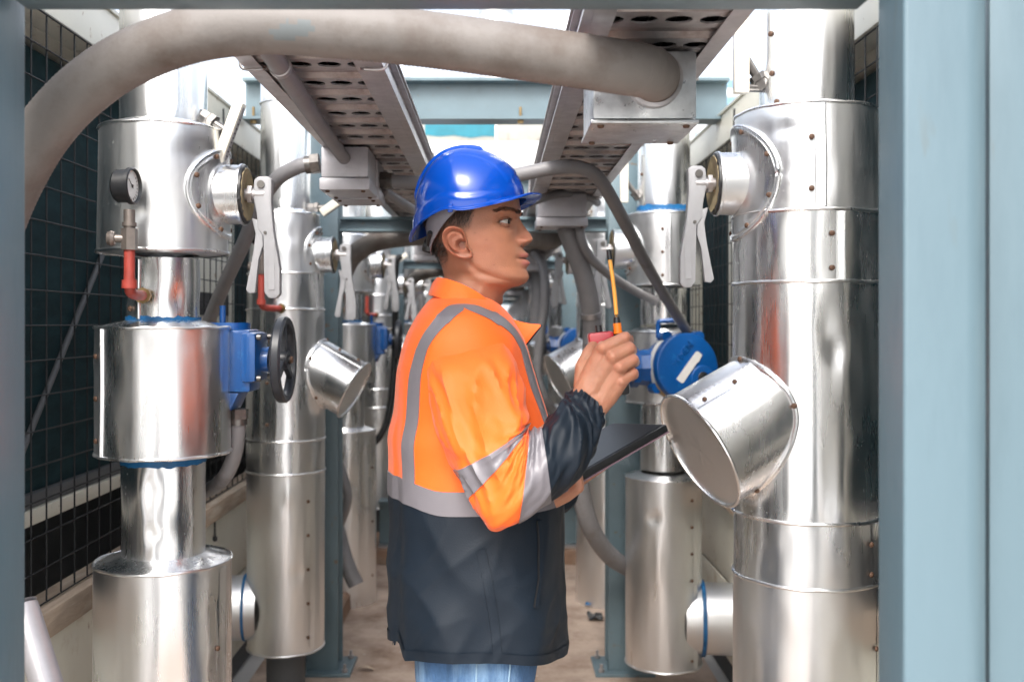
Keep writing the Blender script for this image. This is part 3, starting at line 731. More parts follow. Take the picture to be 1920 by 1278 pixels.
Zp = lambda py, y: CAMZ - (py - VY) * y / F
Rp = lambda w_, y: w_ * y / F / 2
Xp = lambda px, y: (px - VX) * y / F
TOP = 3.6

def gearbox_hand(par, x0, y, zc, sg):
    """blue gear operator of the hand-wheel valve"""
    q = MB()
    q.box((x0 - sg * .06, y - .055, zc - .075), (x0 + sg * .062, y + .055, zc + .072), .010)
    q.cyl((x0 + sg * .0, y, zc + .05), (x0 + sg * .0, y, zc + .088), .048, n=20)
    q.prism([(-.06, -.075), (.035, -.075), (.020, -.105), (.014, -.118), (-.06, -.118)], -.05, .05, lambda u, v, t: Vector((x0 + sg * u, y + t, zc + v)), .005)
    g = q.build('gear_case', BLUE, par)
    q = MB(); q.box((x0 + sg * .040, y - .068, zc - .052), (x0 + sg * .078, y + .068, zc + .066), .014); q.cyl((x0 + sg * .078, y, zc), (x0 + sg * .095, y, zc), .030, n=20); q.build('gear_cover', BLUE, g)
    for dy in (-.055, .055):
        for dz in (-.042, .054):
            q = MB(); q.cyl((x0 + sg * .078, y + dy, zc + dz), (x0 + sg * .087, y + dy, zc + dz), .0075, n=10); q.build('cover_bolt', NUT, g)
    q = MB(); q.tube(spline([(x0 - sg * .01, y - .025, zc + .08), (x0 - sg * .01, y - .025, zc + .115), (x0 - sg * .01, y - .025, zc + .128)], 5), .0075, 12); q.build('indicator_pin', BLUE, g)
    q = MB(); q.cyl((x0 + sg * .09, y, zc), (x0 + sg * .145, y, zc), .011, n=14); q.cyl((x0 + sg * .10, y, zc), (x0 + sg * .118, y, zc), .026, n=18); q.build('wheel_shaft', RUBBER, g)
    # hand wheel: heavy rim and three flat spokes
    q = MB(); c = Vector((x0 + sg * .128, y, zc)); ax = Vector((sg, 0, 0))
    q.lathe([(.086, -.010), (.099, -.012), (.103, -.007), (.103, .007), (.099, .012), (.086, .010), (.084, 0), (.086, -.010)], 28, c, ax, smooth=False)
    w_ = q.build('handwheel', WHEELM, g)
    for k in range(3):
        a = R(90 + 120 * k); u = Vector((0, math.cos(a), math.sin(a))); v = ax.cross(u)
        q = MB(); q.add([c + u * h + v * s_ * wd + ax * e for h, wd in ((.012, .010), (.088, .007)) for s_ in (-1, 1) for e in (-.006, .006)], [(0, 1, 3, 2), (4, 6, 7, 5), (0, 4, 5, 1), (2, 3, 7, 6), (0, 2, 6, 4), (1, 5, 7, 3)]); q.build('spoke', WHEELM, w_)
    q = MB(); q.cyl(c - ax * .012, c + ax * .012, .022, n=20); q.build('hub', WHEELM, w_); q = MB(); q.cyl(c + ax * .012, c + ax * .022, .009, n=6, smooth=False); q.build('hub_nut', RUST, w_)
    return g
def actuator(par, c, ax, sg):
    """blue drum operator with a round lettered cover"""
    c = Vector(c); ax = Vector(ax).normalized(); a, b = frame(ax); r = .124
    if a.x < 0: a, b = -a, -b
    q = MB(); q.lathe([(0, -.14), (r * .80, -.14), (r * .86, -.13), (r * .92, -.05), (r, -.048), (r, .0), (r, .012), (r * .965, .022), (r * .90, .0255), (0, .0262)], 56, c, ax); g = q.build('drum', BLUE, par)
    q = MB(); q.lathe([(r + .0008, -.038), (r + .0018, -.037), (r + .0018, -.006), (r + .0008, -.005)], 80, c, ax)
    # keep only the half that faces the corridor
    vs_, fs_, keep = q.v, q.f, []
    for f in fs_:
        m_ = sum((vs_[i] for i in f), Vector()) / len(f) - c
        if m_.dot(a) < -.02: keep.append(f)
    q.f = keep; q.sm = [True] * len(keep); q.mi = [1 if (sum((vs_[i] for i in f), Vector()) / len(f) - c).z < -.055 else 0 for f in keep]; q.build('sticker_band', [STICK, STICKT], g)
    # raised boss low on the cover with a dark sight glass
    bc = c + a * .057 - Vector((0, 0, .040))
    q = MB(); q.lathe([(.046, .015), (.046, .030), (.042, .034), (.022, .034)], 32, bc, ax); q.build('sight_boss', BLUE, g)
    q = MB(); q.lathe([(.023, .033), (.018, .036), (0, .037)], 24, bc, ax); q.build('sight_glass', RUBBER, g)
    # pale nameplate, diagonal
    RS = r / .142
    u = (a * .62 + Vector((0, 0, .78))).normalized(); v = ax.cross(u).normalized(); pc = c + ax * .0285 + a * .005
    if v.dot(a) < 0: v = -v
    q = MB(); q.prism([(-.066, -.015), (.058, -.015), (.064, -.010), (.064, .012), (.036, .016), (.027, .013), (-.060, .015), (-.066, .010)], 0, .0015, lambda s_, t_, h: pc + u * s_ + v * t_ + ax * h); q.build('nameplate', STICK, g)
    # raised lettering beside it
    cu = bpy.data.curves.new('lettering', 'FONT'); cu.body = 'NUWMEN'; cu.size = .034; cu.extrude = .0014; cu.bevel_depth = .0006; cu.align_x = 'CENTER'; cu.align_y = 'CENTER'; cu.space_character = 1.05
    to = bpy.data.objects.new('lettering', cu); COL.objects.link(to)
    me = bpy.data.meshes.new_from_object(to.evaluated_get(bpy.context.evaluated_depsgraph_get())); bpy.data.objects.remove(to); me.materials.clear(); me.materials.append(BLUE)
    wv = ax.cross(u).normalized(); M = Matrix((u, wv, ax)).transposed().to_4x4(); M.translation = c + ax * .0262 - v * .040 - a * .004
    me.transform(M); link('lettering', me, g)
    # side gear neck, flange and bolts towards the corridor
    q = MB(); d = Vector((sg, -.12, 0)).normalized(); n0 = c - ax * .06
    q.cyl(n0 + d * .09, n0 + d * .150, .070, .062, n=8, smooth=False); q.cyl(n0 + d * .150, n0 + d * .175, .072, n=8, smooth=False); q.cyl(n0 + d * .175, n0 + d * .200, .026, n=16); q.build('gear_neck', BLUE, g)
    aa, bb = frame(d)
    for k in range(4):
        t_ = R(45 + 90 * k); p = n0 + d * .172 + (aa * math.cos(t_) + bb * math.sin(t_)) * .056
        q = MB(); q.cyl(p, p + d * .012, .008, n=10); q.build('cover_bolt', GALV, g)
    # feet lugs and pin handle
    q = MB(); p = n0 + Vector((sg * .07, 0, .10)); q.tube(spline([p, p + Vector((0, 0, .055)), p + Vector((-sg * .004, -.004, .068)), p + Vector((-sg * .02, -.006, .071)), p + Vector((-sg * .062, -.01, .073))], 6), .0085, 12); q.build('pin_handle', BLUE, g)
    q = MB()
    for tt in (R(120), R(215), R(250), R(60)):
        p = c - ax * .03 + (a * math.cos(tt) + Vector((0, 0, 1)) * math.sin(tt)) * (r + .004); q.cyl(p - ax * .02, p + ax * .02, .020, n=12)
    q.build('lug', BLUE, g)
    # black hand wheel beyond the neck
    q = MB(); wc = n0 + d * .218; q.lathe([(.080, -.012), (.096, -.014), (.102, 0), (.096, .014), (.080, .012), (.077, 0), (.080, -.012)], 32, wc, d)
    q.cyl(wc - d * .02, wc + d * .012, .024, n=18)
    for k in range(3):
        t_ = R(30 + 120 * k); uu = aa * math.cos(t_) + bb * math.sin(t_); q.cyl(wc + uu * .02, wc + uu * .085, .009, n=8)
    q.build('handwheel', WHEELM, g)
    return g

# ---------- left gear-valve pipe (nearest on the left)
y1 = 2.3; s1 = F / y1
zz = lambda py: Zp(py, y1)
x1 = Xp(307, y1)
rT, rV, rN, rG, rL = Rp(157, y1), Rp(235, y1), Rp(132, y1), Rp(243, y1), Rp(246, y1)
GR = 'clad pipes with blue gear valves'
SR = 'clad pipes with slanted strainer barrels'
cam_a = lambda x, y: math.atan2(-y, -x)       # angle on a pipe that faces the camera
A1 = cam_a(x1, y1)
pl1 = pipe('insulated_pipe', 'silver clad pipe with black pressure gauge, grey lever and blue hand-wheel gear valve', GR, x1, y1, [
    (0.0, zz(1048), rL + .003, rL, ALU, ((A1 + .1, .62, -.003, .05, .09),)),
    (zz(1046), zz(852), Rp(150, y1), Rp(150, y1), ALU3, ((A1 - .25, zz(985), -.004, .016, .016), (A1 - .3, zz(930), -.002, .02, .07))),
    (zz(846), zz(614), rG, rG - .001, ALU, ((A1 - .8, zz(700), -.004, .03, .06), (A1 + .5, zz(655), .002, .03, .02))),
    (zz(600), zz(486), rN, rN - .001, ALU3, ((A1 + .35, zz(560), -.004, .02, .03), (A1 - .35, zz(520), -.003, .02, .04))),
    (zz(474), zz(248), rV, rV - .004, ALU2, ((A1 + .55, zz(300), -.005, .05, .03), (A1 - .3, zz(420), -.002, .05, .05))),
    (zz(242), TOP, rT, rT, ALU3, ((A1 + .12, zz(205), -.005, .012, .022), (A1 + .1, zz(160), -.003, .018, .05)))], ALU, 11)
tape_band(pl1, Rp(150, y1) + .001, zz(866), zz(853), 2)
tape_band(pl1, rN + .001, zz(603), zz(594), 3)
seam(pl1, rN, A1 - .72, zz(598), zz(490), ALU3, 2, 1)
seam(pl1, rL, A1 + 1.0, .05, zz(1055), ALU, 3, 5)
seam(pl1, rG, A1 - 1.05, zz(844), zz(616), ALU, 3, 7)
stub(pl1, rV - .003, 0, zz(365), Rp(112, y1), .042, ALU, 1, rad=.13, rv=.10, seed=3)
thermometer(pl1, (rT * math.cos(-.12) - .004, rT * math.sin(-.12), zz(218)), (rT + .060, -.02, zz(252)), (.024, .034, .148), Matrix.Rotation(R(20), 4, 'Y'))
gauge(pl1, (Xp(272, y1 - .08) - x1, -.082, zz(556) + .0), (Xp(246, y1 - .19) - x1, -.20, Zp(350, y1 - .19)), (1, -.07, .0))
gearbox_hand(pl1, .134, .07, zz(676), 1)
# ---------- left strainer pipe
y2 = 3.65; zz = lambda py: Zp(py, y2); x2 = Xp(536, y2); A2 = cam_a(x2, y2)
rT, rV, rM, rL = Rp(92, y2), Rp(112, y2), Rp(145, y2), Rp(142, y2)
pl2 = pipe('insulated_pipe', 'silver clad pipe with slanted strainer barrel beside the blue grey post', SR, x2, y2, [
    (zz(1208), zz(882), rL, rM, ALU2, ((A2 + .3, zz(1060), -.003, .03, .03), (A2 - .5, zz(1000), .002, .05, .1))),
    (zz(880), zz(820), rM, rM, ALU, ()),
    (zz(820), zz(582), rM, rM - .002, ALU, ((A2 + .2, zz(700), -.002, .05, .08),)),
    (zz(580), zz(516), rM - .002, rM - .006, ALU, ()),
    (zz(514), zz(404), rM - .008, rV + .012, ALU2, ((A2 + .1, zz(450), -.003, .04, .04),)),
    (zz(400), zz(197), rT, rT, ALU3, ()), (zz(197), TOP, rT, rT, ALU3, ())], ALU, 31)
seam(pl2, rL + .001, A2 + .75, zz(1200), zz(890), ALU2, 5, 4); seam(pl2, rM, A2 - .3, zz(815), zz(590), ALU, 3, 9)
q = lid(rL, zz(1208), .06, zz(1208) + .004, 3); q.build('lid', ALU2, pl2); bead(rL, zz(1208), 4, .0035).build('bead', ALU2, pl2)
stub(pl2, rV + .012, 0, zz(478), Rp(68, y2), .050, ALU, 1, rad=.10, rv=.10, levk=1.0, seed=9)
strainer(pl2, (.0, .02, 1.312), (.87, -.14, -.47), .108, .290, ALU, (-.2, -.3, 1), ALU2, 4, rM)
thermometer(pl2, (rT - .003, -.01, zz(390)), (rT + .075, -.02, zz(390)), (.030, .03, .075), Matrix.Rotation(R(55), 4, 'Y'))
gauge(pl2, (Xp(530, 3.5) - x2, -rM + .012, Zp(578, 3.5)), (Xp(490, 3.42) - x2, -.23, Zp(440, 3.42)), (1, -.07, 0))
q = MB(); q.lathe([(.115, -.30), (.115, -.10)], 48, (0, 0, zz(1135)), (1, .12, 0)); q.build('branch_cladding', ALU2, pl2)
q = MB(); q.lathe([(.116, -.150), (.119, -.148), (.119, -.142), (.116, -.14)], 48, (0, 0, zz(1135)), (1, .12, 0)); q.build('blue_tape', TAPE, pl2)
q = MB(); q.cyl((0, 0, 0), (0, 0, zz(1208) - .002), .07, n=24); q.cyl((0, 0, 0), (0, 0, .012), .12, n=24); q.build('pipe_foot', SHADE, pl2)
# ---------- right strainer pipe (nearest on the right)
y3 = 2.3; zz = lambda py: Zp(py, y3); x3 = Xp(1511, y3); A3 = cam_a(x3, y3)
rT, rV = Rp(170, y3), Rp(266, y3)
D = lambda px, py, a, st, sz: (A3 + math.asin(max(-1, min(1, (px - 1511) / 133))), zz(py), a, st, sz)
pr1 = pipe('insulated_pipe', 'large silver clad pipe with slanted strainer barrel beside the pale blue column', SR, x3, y3, [
    (0., zz(1072), rV + .001, rV, ALU2, (D(1460, 1150, -.003, .05, .1),)),
    (zz(1072), zz(957), rV, rV - .001, ALU, (D(1450, 1010, -.002, .04, .05),)),
    (zz(957), zz(532), rV + .001, rV - .001, ALU3, (D(1560, 655, -.007, .020, .035), D(1575, 700, .004, .016, .05), D(1545, 620, -.004, .018, .05), D(1440, 780, -.003, .02, .12))),
    (zz(532), zz(406), rV, rV, ALU3, (D(1440, 470, -.004, .015, .05), D(1620, 470, -.003, .012, .06))),
    (zz(406), zz(218), rV - .001, rV - .004, ALU2, (D(1480, 262, -.004, .025, .014), D(1475, 360, .003, .03, .02), D(1500, 245, .003, .03, .01))),
    (zz(207), TOP, rT, rT, ALU3, (D(1482, 155, -.006, .016, .03), D(1490, 170, .004, .012, .012)))], ALU, 51)
for an_, za, zb, ns_ in ((1540, 402, 222, 2), (1572, 530, 410, 2), (1630, 1068, 962, 2), (1637, 1560, 1080, 3)):
    seam(pr1, rV, A3 + math.asin((an_ - 1511) / 133.5), zz(za), zz(zb), ALU3, ns_, an_)
for px_, py_ in ((1438, 75), (1440, 148), (1449, 202)): screw(pr1, rT + .001, A3 + math.asin((px_ - 1500) / 86), zz(py_))
stub(pr1, rV - .003, PI, zz(345), Rp(118, y3), .045, ALU3, -1, rad=.15, rv=.130, seed=13)
strainer(pr1, (.0, .012, 1.2688), (-.855, -.25, -.45), .137, .303, ALU3, (.2, -.30, 1), ALU2, 14, rV)
thermometer(pr1, (-rT + .004, -.012, zz(168)), (-rT - .050, -.02, zz(100)), (.034, .026, .195), None)
q = MB(); q.cyl((-rT - .05, -.02, zz(168)), (-rT + .0, -.012, zz(168)), .010, n=12); q.build('gland_stem', NUT, pr1)
# ---------- right gear-valve pipe
y4 = 3.85; zz = lambda py: Zp(py, y4); x4 = Xp(1244, y4); A4 = cam_a(x4, y4)
rT, rV, rN, rG, rL = Rp(97, y4), Rp(136, y4), Rp(86, y4), Rp(140, y4), Rp(142, y4)
pr2 = pipe('insulated_pipe', 'silver clad pipe with blue drum valve operator behind the raised hand', GR, x4, y4, [
    (zz(1238), zz(892), rL, rL, ALU2, ((A4 - .2, zz(960), -.006, .02, .03), (A4 - .15, zz(1040), .004, .015, .12), (A4 - .35, zz(960), -.004, .012, .02))),
    (zz(878), zz(757), rN, rN, ALU, ((A4 - .2, zz(820), -.003, .012, .06),)),
    (zz(752), zz(622), rG, rG - .002, ALU2, ()),
    (zz(608), zz(541), rN, rN, ALU3, ((A4 - .3, zz(575), -.003, .012, .05),)),
    (zz(535), zz(404), rV, rV - .003, ALU2, ()),
    (zz(395), TOP, rT, rT, ALU3, ((A4, zz(320), -.002, .03, .08),))], ALU, 71)
q = lid(rL, zz(1238), .06, zz(1238) + .004, 3); q.build('lid', ALU2, pr2); bead(rL, zz(1238), 4, .0035).build('bead', ALU2, pr2)
tape_band(pr2, rT + .002, zz(402), zz(388), 8)
seam(pr2, rV, A4 + .15, zz(533), zz(408), ALU, 3, 2); seam(pr2, rL, A4 + .95, zz(1236), zz(896), ALU2, 7, 3)
for py_ in (275, 330): screw(pr2, rT + .001, A4 - .95, zz(py_))
stub(pr2, rV - .003, PI, zz(468), Rp(76, y4), .055, ALU3, -1, rad=.11, rv=.10, levk=1.0, seed=23)
thermometer(pr2, (-rT + .004, -.012, zz(374)), (-rT - .055, -.02, zz(335)), (.030, .026, .19), None)
actuator(pr2, (Xp(1284, 3.60) - x4, 3.60 - y4, Zp(688, 3.60)), (.28, -.955, .06), -1)
q = MB(); q.cyl((.0, 0, zz(690)), (.02, -.14, zz(690)), .05, n=20); q.build('valve_mount', BLUE, pr2)
q = MB(); q.lathe([(.135, .08), (.135, .28)], 48, (0, 0, zz(1155)), (1, -.12, 0)); q.build('branch_cladding', ALU2, pr2)
q = MB(); q.lathe([(.137, .140), (.143, .142), (.143, .154), (.137, .156)], 48, (0, 0, zz(1155)), (1, -.12, 0)); q.build('blue_tape', TAPE, pr2)
for k in range(1, 8):
    dy = k * PER
    copy_tree(pl1, dy, 'silver clad pipe with blue gear valve, %s behind the worker %s' % (ORD[k], SIDE_A), GR)
    copy_tree(pl2, dy, 'silver clad pipe with strainer barrel, %s behind the worker %s' % (ORD[k], SIDE_A), SR)
    copy_tree(pr1, (-.14, dy), 'silver clad pipe with strainer barrel, %s behind the worker %s' % (ORD[k], SIDE_B), SR)
    copy_tree(pr2, (-.13, dy + .42), 'silver clad pipe with blue gear valve, %s behind the worker %s' % (ORD[k], SIDE_B), GR)

# ================================================================ boxes and conduits
def jbox(name, label, x0, x1, y0, y1, z0, z1, m, group='junction boxes', lidh=.03, screws=True):
    t = thing(name, label, 'junction box', ((x0 + x1) / 2, (y0 + y1) / 2, z0), group)
    w_, d_, h_ = (x1 - x0) / 2, (y1 - y0) / 2, z1 - z0
    q = MB(); q.box((-w_, -d_, lidh + .002), (w_, d_, h_), .004); q.build('case', m, t)
    q = MB(); q.box((-w_ - .004, -d_ - .004, .0), (w_ + .004, d_ + .004, lidh), .003); l = q.build('lid', m, t)
    for sx in (-1, 1):
        for sy in (-1, 1):
            q = MB(); q.lathe([(.006, .0), (.005, -.004), (0, -.005)], 10, (sx * (w_ - .014), sy * (d_ - .014), 0)); q.build('screw', RUST, l)
    return t
ZT = 1.862
b1 = jbox('junction_box', 'grey junction box under the cable tray with conduits on three sides', *[Xp(602, 2.5), Xp(690, 2.5)], 2.5, 2.66, Zp(356, 2.5), ZT, BOXM)
b2 = jbox('junction_box', 'smaller grey junction box tucked behind the first under the tray', Xp(628, 2.72), Xp(710, 2.72), 2.70, 2.84, Zp(376, 2.72), ZT, BOXM)
b3 = jbox('junction_box', 'large galvanised junction box where the thick weathered conduit ends', Xp(1112, 1.62), Xp(1306, 1.62), 1.62, 1.80, Zp(232, 1.62), ZT, BOXG, lidh=.006)
b4 = jbox('junction_box', 'grey junction box under the tray beside the face of the worker', Xp(1008, 3.41), Xp(1100, 3.41), 3.41, 3.56, Zp(424, 3.41), ZT, BOXM)
for k in range(1, 4):
    for b_, sd_ in ((b1, SIDE_A), (b4, SIDE_B)): copy_tree(b_, k * PER + .05, 'grey junction box under the tray, %s behind the worker %s' % (ORD[k], sd_), 'junction boxes')
def conduit(label, pts, r, m=COND, group='grey conduits', n=16, ribs=0., clamps=(), nuts=(), sub=10, name='conduit'):
    c = spline(pts, sub); o0 = c[0]
    t = thing(name, label, 'conduit', tuple(o0), group)
    c = [p - o0 for p in c]
    q = MB()
    if ribs:
        fine = spline(c[::2] if len(c) > 20 else c, 8); q.tube(fine, r, 32, rf=lambda f, i: r * (1 + ribs * (.5 if i % 2 else -.5) + .012 * noise.noise(Vector((i * .03, 0, 0)))))
        for j, f in enumerate(q.f):
            w_ = sum((q.v[i] for i in f), Vector()) / len(f) + o0
            if w_.y < 1.44:
                ppx, ppy = VX + w_.x * F / w_.y, VY - (w_.z - CAMZ) * F / w_.y
                for (sx, sy, rx_, ry_) in ((548, 58, 42, 17),):
                    if ((ppx - sx) / rx_) ** 2 + ((ppy - sy) / ry_) ** 2 + .9 * noise.noise(w_ * 60) < 1: q.mi[j] = 1
    else: q.tube(c, r, n)
    q.build('tube', [m, CONDP] if ribs else m, t)
    for f in clamps:
        i = int(f * (len(c) - 1)); d = (c[min(i + 1, len(c) - 1)] - c[i - 1]).normalized(); q = MB(); q.lathe([(r, -.010), (r * 1.12, -.009), (r * 1.12, .009), (r, .010)], 20, c[i], d); q.build('clamp', GALV, t)
    for f in nuts:
        i = 0 if f == 0 else len(c) - 1; d = (c[1] - c[0]).normalized() if f == 0 else (c[-1] - c[-2]).normalized(); s_ = 1 if f == 0 else -1
        q = MB(); q.cyl(c[i] + d * s_ * .001, c[i] + d * s_ * .024, r * 1.38, n=6, smooth=False); q.cyl(c[i] + d * s_ * .024, c[i] + d * s_ * .038, r * 1.2, n=18); q.build('gland_nut', NUT, t)
    return t
# the thick weathered flexible conduit across the top
big = conduit('thick weathered grey flexible conduit arching across the top from column to box', [
    P(-60, 620, 1.52), P(-10, 430, 1.50), P(72, 262, 1.48), P(185, 145, 1.46), P(330, 74, 1.44), P(480, 50, 1.43), P(640, 58, 1.43), P(800, 74, 1.43), P(960, 96, 1.44), P(1110, 118, 1.46), P(1200, 132, 1.50), P(1225, 140, 1.55), P(1228, 146, 1.618)],
    .0395, CONDF, ribs=.020, name='flexible_conduit')
q = MB(); q.lathe([(.040, .0), (.046, .002), (.046, .02), (.041, .022)], 32, P(1228, 146, 1.600) - Vector(big.location), (0, 1, 0)); q.build('end_ring', GALV, big)
def smear(par, path_px, y, w_):
    pass
rep = conduit('thick dark conduit arching from the blue grey post to the box behind the helmet', [P(640, 520, 4.30), P(660, 482, 4.28), P(700, 455, 4.26), P(760, 444, 4.25), P(860, 440, 4.25), P(960, 444, 4.27), P(1030, 450, 4.30), P(1045, 440, 4.36)], .042, CONDF, name='flexible_conduit')
for k in range(1, 3): copy_tree(rep, k * PER, 'thick conduit arching between the pipe rows, %s beyond the one behind the helmet' % ORD[k], 'grey conduits')
conduit('straight grey conduit strapped under the cable tray, ending in the junction box', [P(490, 70, 1.47), P(505, 95, 1.535), P(542, 150, 1.72), P(598, 232, 2.10), P(648, 300, 2.53)], .0165, COND, clamps=(.42,), nuts=(), sub=8)
conduit('grey conduit curving down from the junction box behind the lever handle', [P(600, 306, 2.57), P(560, 312, 2.57), P(515, 340, 2.60), P(482, 395, 2.66), P(455, 460, 2.72), P(420, 535, 2.8), P(385, 620, 2.9), P(360, 700, 2.95)], .0195, COND, nuts=(0,))
conduit('grey conduit running from the junction box behind the helmet and down to the drum operator', [P(712, 338, 2.76), P(780, 342, 2.74), P(880, 342, 2.65), P(960, 330, 2.58), P(1030, 316, 2.56), P(1082, 313, 2.58), P(1122, 334, 2.64), P(1162, 400, 2.80), P(1208, 488, 3.15), P(1252, 564, 3.48), P(1290, 624, 3.72)], .0185, COND, nuts=(0,))
conduit('thin grey conduit sloping down under the tray behind the helmet', [P(716, 356, 2.8), P(750, 378, 2.9), P(790, 402, 3.0), P(840, 425, 3.1), P(900, 440, 3.2), P(960, 395, 3.25), P(1010, 374, 3.3), P(1060, 362, 3.4), P(1110, 372, 3.5), P(1120, 380, 3.6)], .014, COND)
conduit('thick grey conduit dropping from the box beside the face and sweeping to the right post', [P(1060, 422, 3.50), P(1072, 455, 3.50), P(1092, 510, 3.53), P(1106, 570, 3.56), P(1110, 640, 3.6), P(1098, 760, 3.62), P(1086, 850, 3.64), P(1089, 920, 3.66), P(1106, 985, 3.70), P(1137, 1034, 3.80), P(1175, 1062, 3.93), P(1230, 1078, 3.98)], .0345, COND, clamps=(.30,))
conduit('thin grey conduit curving from the box beside the face towards the right post', [P(1086, 422, 3.46), P(1092, 455, 3.46), P(1112, 488, 3.50), P(1150, 520, 3.58), P(1190, 545, 3.68), P(1230, 565, 3.76)], .0165, COND)
conduit('black cable hanging in a loop behind the back of the worker', [P(752, 478, 5.2), P(742, 500, 5.2), P(741, 600, 5.2), P(738, 700, 5.2), P(728, 780, 5.2), P(712, 818, 5.2), P(695, 832, 5.2), P(680, 830, 5.2)], .017, RUBBER, group='cables', name='cable')
conduit('grey conduit curving from the blue gear case back to the mesh wall', [P(446, 766, 2.37), P(446, 800, 2.37), P(440, 850, 2.38), P(420, 895, 2.42), P(392, 917, 2.55), P(360, 925, 2.7)], .0185, COND, nuts=(0,))
conduit('grey conduit bending out behind the left blue grey post', [P(632, 860, 4.45), P(646, 900, 4.42), P(652, 935, 4.42), P(640, 975, 4.45), P(625, 1010, 4.5)], .020, COND)
conduit('cut grey conduit end leaning out beside the left blue grey post', [P(630, 985, 4.35), P(648, 1050, 4.3), P(668, 1096, 4.28)], .034, COND)
conduit('dark conduit hanging in the gap right of the chin of the worker', [P(1000, 470, 5.6), P(1018, 500, 5.55), P(1022, 560, 5.5), P(1012, 640, 5.5), P(1008, 700, 5.5), P(1020, 745, 5.5), P(1040, 775, 5.55)], .026, COND)
conduit('grey conduit dropping in the gap between chin and right post', [P(992, 455, 7.0), P(1004, 500, 7.0), P(1006, 560, 7.0), P(1002, 640, 7.0)], .04, COND)
for k, (pa, pb) in enumerate(((775, 812), (760, 790), (990, 1012), (1030, 1046))):
    conduit('thin conduit hanging among the far pipe rows behind the %s of the worker' % ('shoulder', 'back', 'chin', 'radio')[k], [P(pa, 505, 8 + k), P((pa + pb) / 2, 520, 8 + k), P(pb, 560, 8 + k), P(pb, 640, 8 + k)], .03, COND)
conduit('pale grey conduit leaning low beside the front column and cream panel', [P(40, 1130, 1.6), P(62, 1200, 1.58), P(96, 1310, 1.55), P(125, 1420, 1.52), P(140, 1560, 1.5)], .024, BOXM)
# ================================================================ the worker
Y0 = 1.95
SKIN = mat('skin', (.5, .3, .2), .42, spec=.42, var=.11, vscale=32, bump=.30, bscale=480, sss=.30, attr='Col')
HAIRM = mat('dark_hair', (.018, .012, .009), .45)
EYEW = mat('eye_white', (.42, .38, .35), .15); IRIS = mat('dark_iris', (.015, .008, .005), .08)
ORANGE = mat('hi_vis_orange_cloth', (1.0, .138, .009), .62, crumple=.22, cscale=13., var=.05, vscale=6, bump=.16, bscale=420, sheen=.15)
NAVY = mat('navy_coated_cloth', (.0068, .0125, .021), .54, spec=.26, crumple=.16, cscale=14., var=.12, vscale=8, bump=.12, bscale=420)
BAND = mat('grey_reflective_tape', (.165, .155, .172), .40, crumple=.06, cscale=9., spec=.6, var=.05, vscale=20, bump=.12, bscale=500)
DENIM = mat('blue_denim', (.05, .12, .25), .85, var=.35, vscale=55, bump=.5, bscale=400, stretch=(1, 1, .25), dirt=(.20, .32, .46), dirt_amt=.45, dscale=14)
HATB = mat('blue_hard_hat_plastic', (.0005, .050, .34), .19, spec=.42, var=.05, vscale=20, roughvar=.05, bump=.03, bscale=14)
STRAP = mat('grey_harness_plastic', (.22, .21, .24), .5, var=.1, vscale=30)
BOOT = mat('brown_work_boot', (.10, .055, .03), .6, var=.3, vscale=20, bump=.3, bscale=90)
REDR = mat('red_radio_plastic', (.36, .004, .012), .35, var=.06, vscale=30, coat=.2)
ORNG = mat('orange_ring_plastic', (.85, .20, .01), .4); AMBER = mat('amber_antenna', (.78, .36, .06), .38, var=.1, vscale=30)
SCREEN = mat('dark_tablet_glass', (.008, .010, .014), .28, spec=.22)
PINKC = mat('tablet_case_edge', (.20, .13, .16), .5)

def cr(tab, t):
    """Catmull-Rom over a table of equal-length tuples, t in [0, len-1]"""
    n = len(tab); i = min(int(t), n - 2); f = t - i
    a, b, c, d = tab[max(i - 1, 0)], tab[i], tab[i + 1], tab[min(i + 2, n - 1)]
    return [.5 * (2 * q + (r - p) * f + (2 * p - 5 * q + 4 * r - s_) * f * f + (3 * q - p - 3 * r + s_) * f ** 3) for p, q, r, s_ in zip(a, b, c, d)]
hx = lambda px: (px - VX) * Y0 / F
hz = lambda py: CAMZ - (py - VY) * Y0 / F
PXM = Y0 / F
G = lambda v, s_: math.exp(-(v / s_) ** 2)
def sstep(a, b, x):
    t = max(0, min(1, (x - a) / (b - a))); return t * t * (3 - 2 * t)

worker = thing('person', 'man in orange and navy hi-vis jacket and jeans, raising a red radio', 'person', (hx(880), Y0, 0))
WL_ = Vector(worker.location)

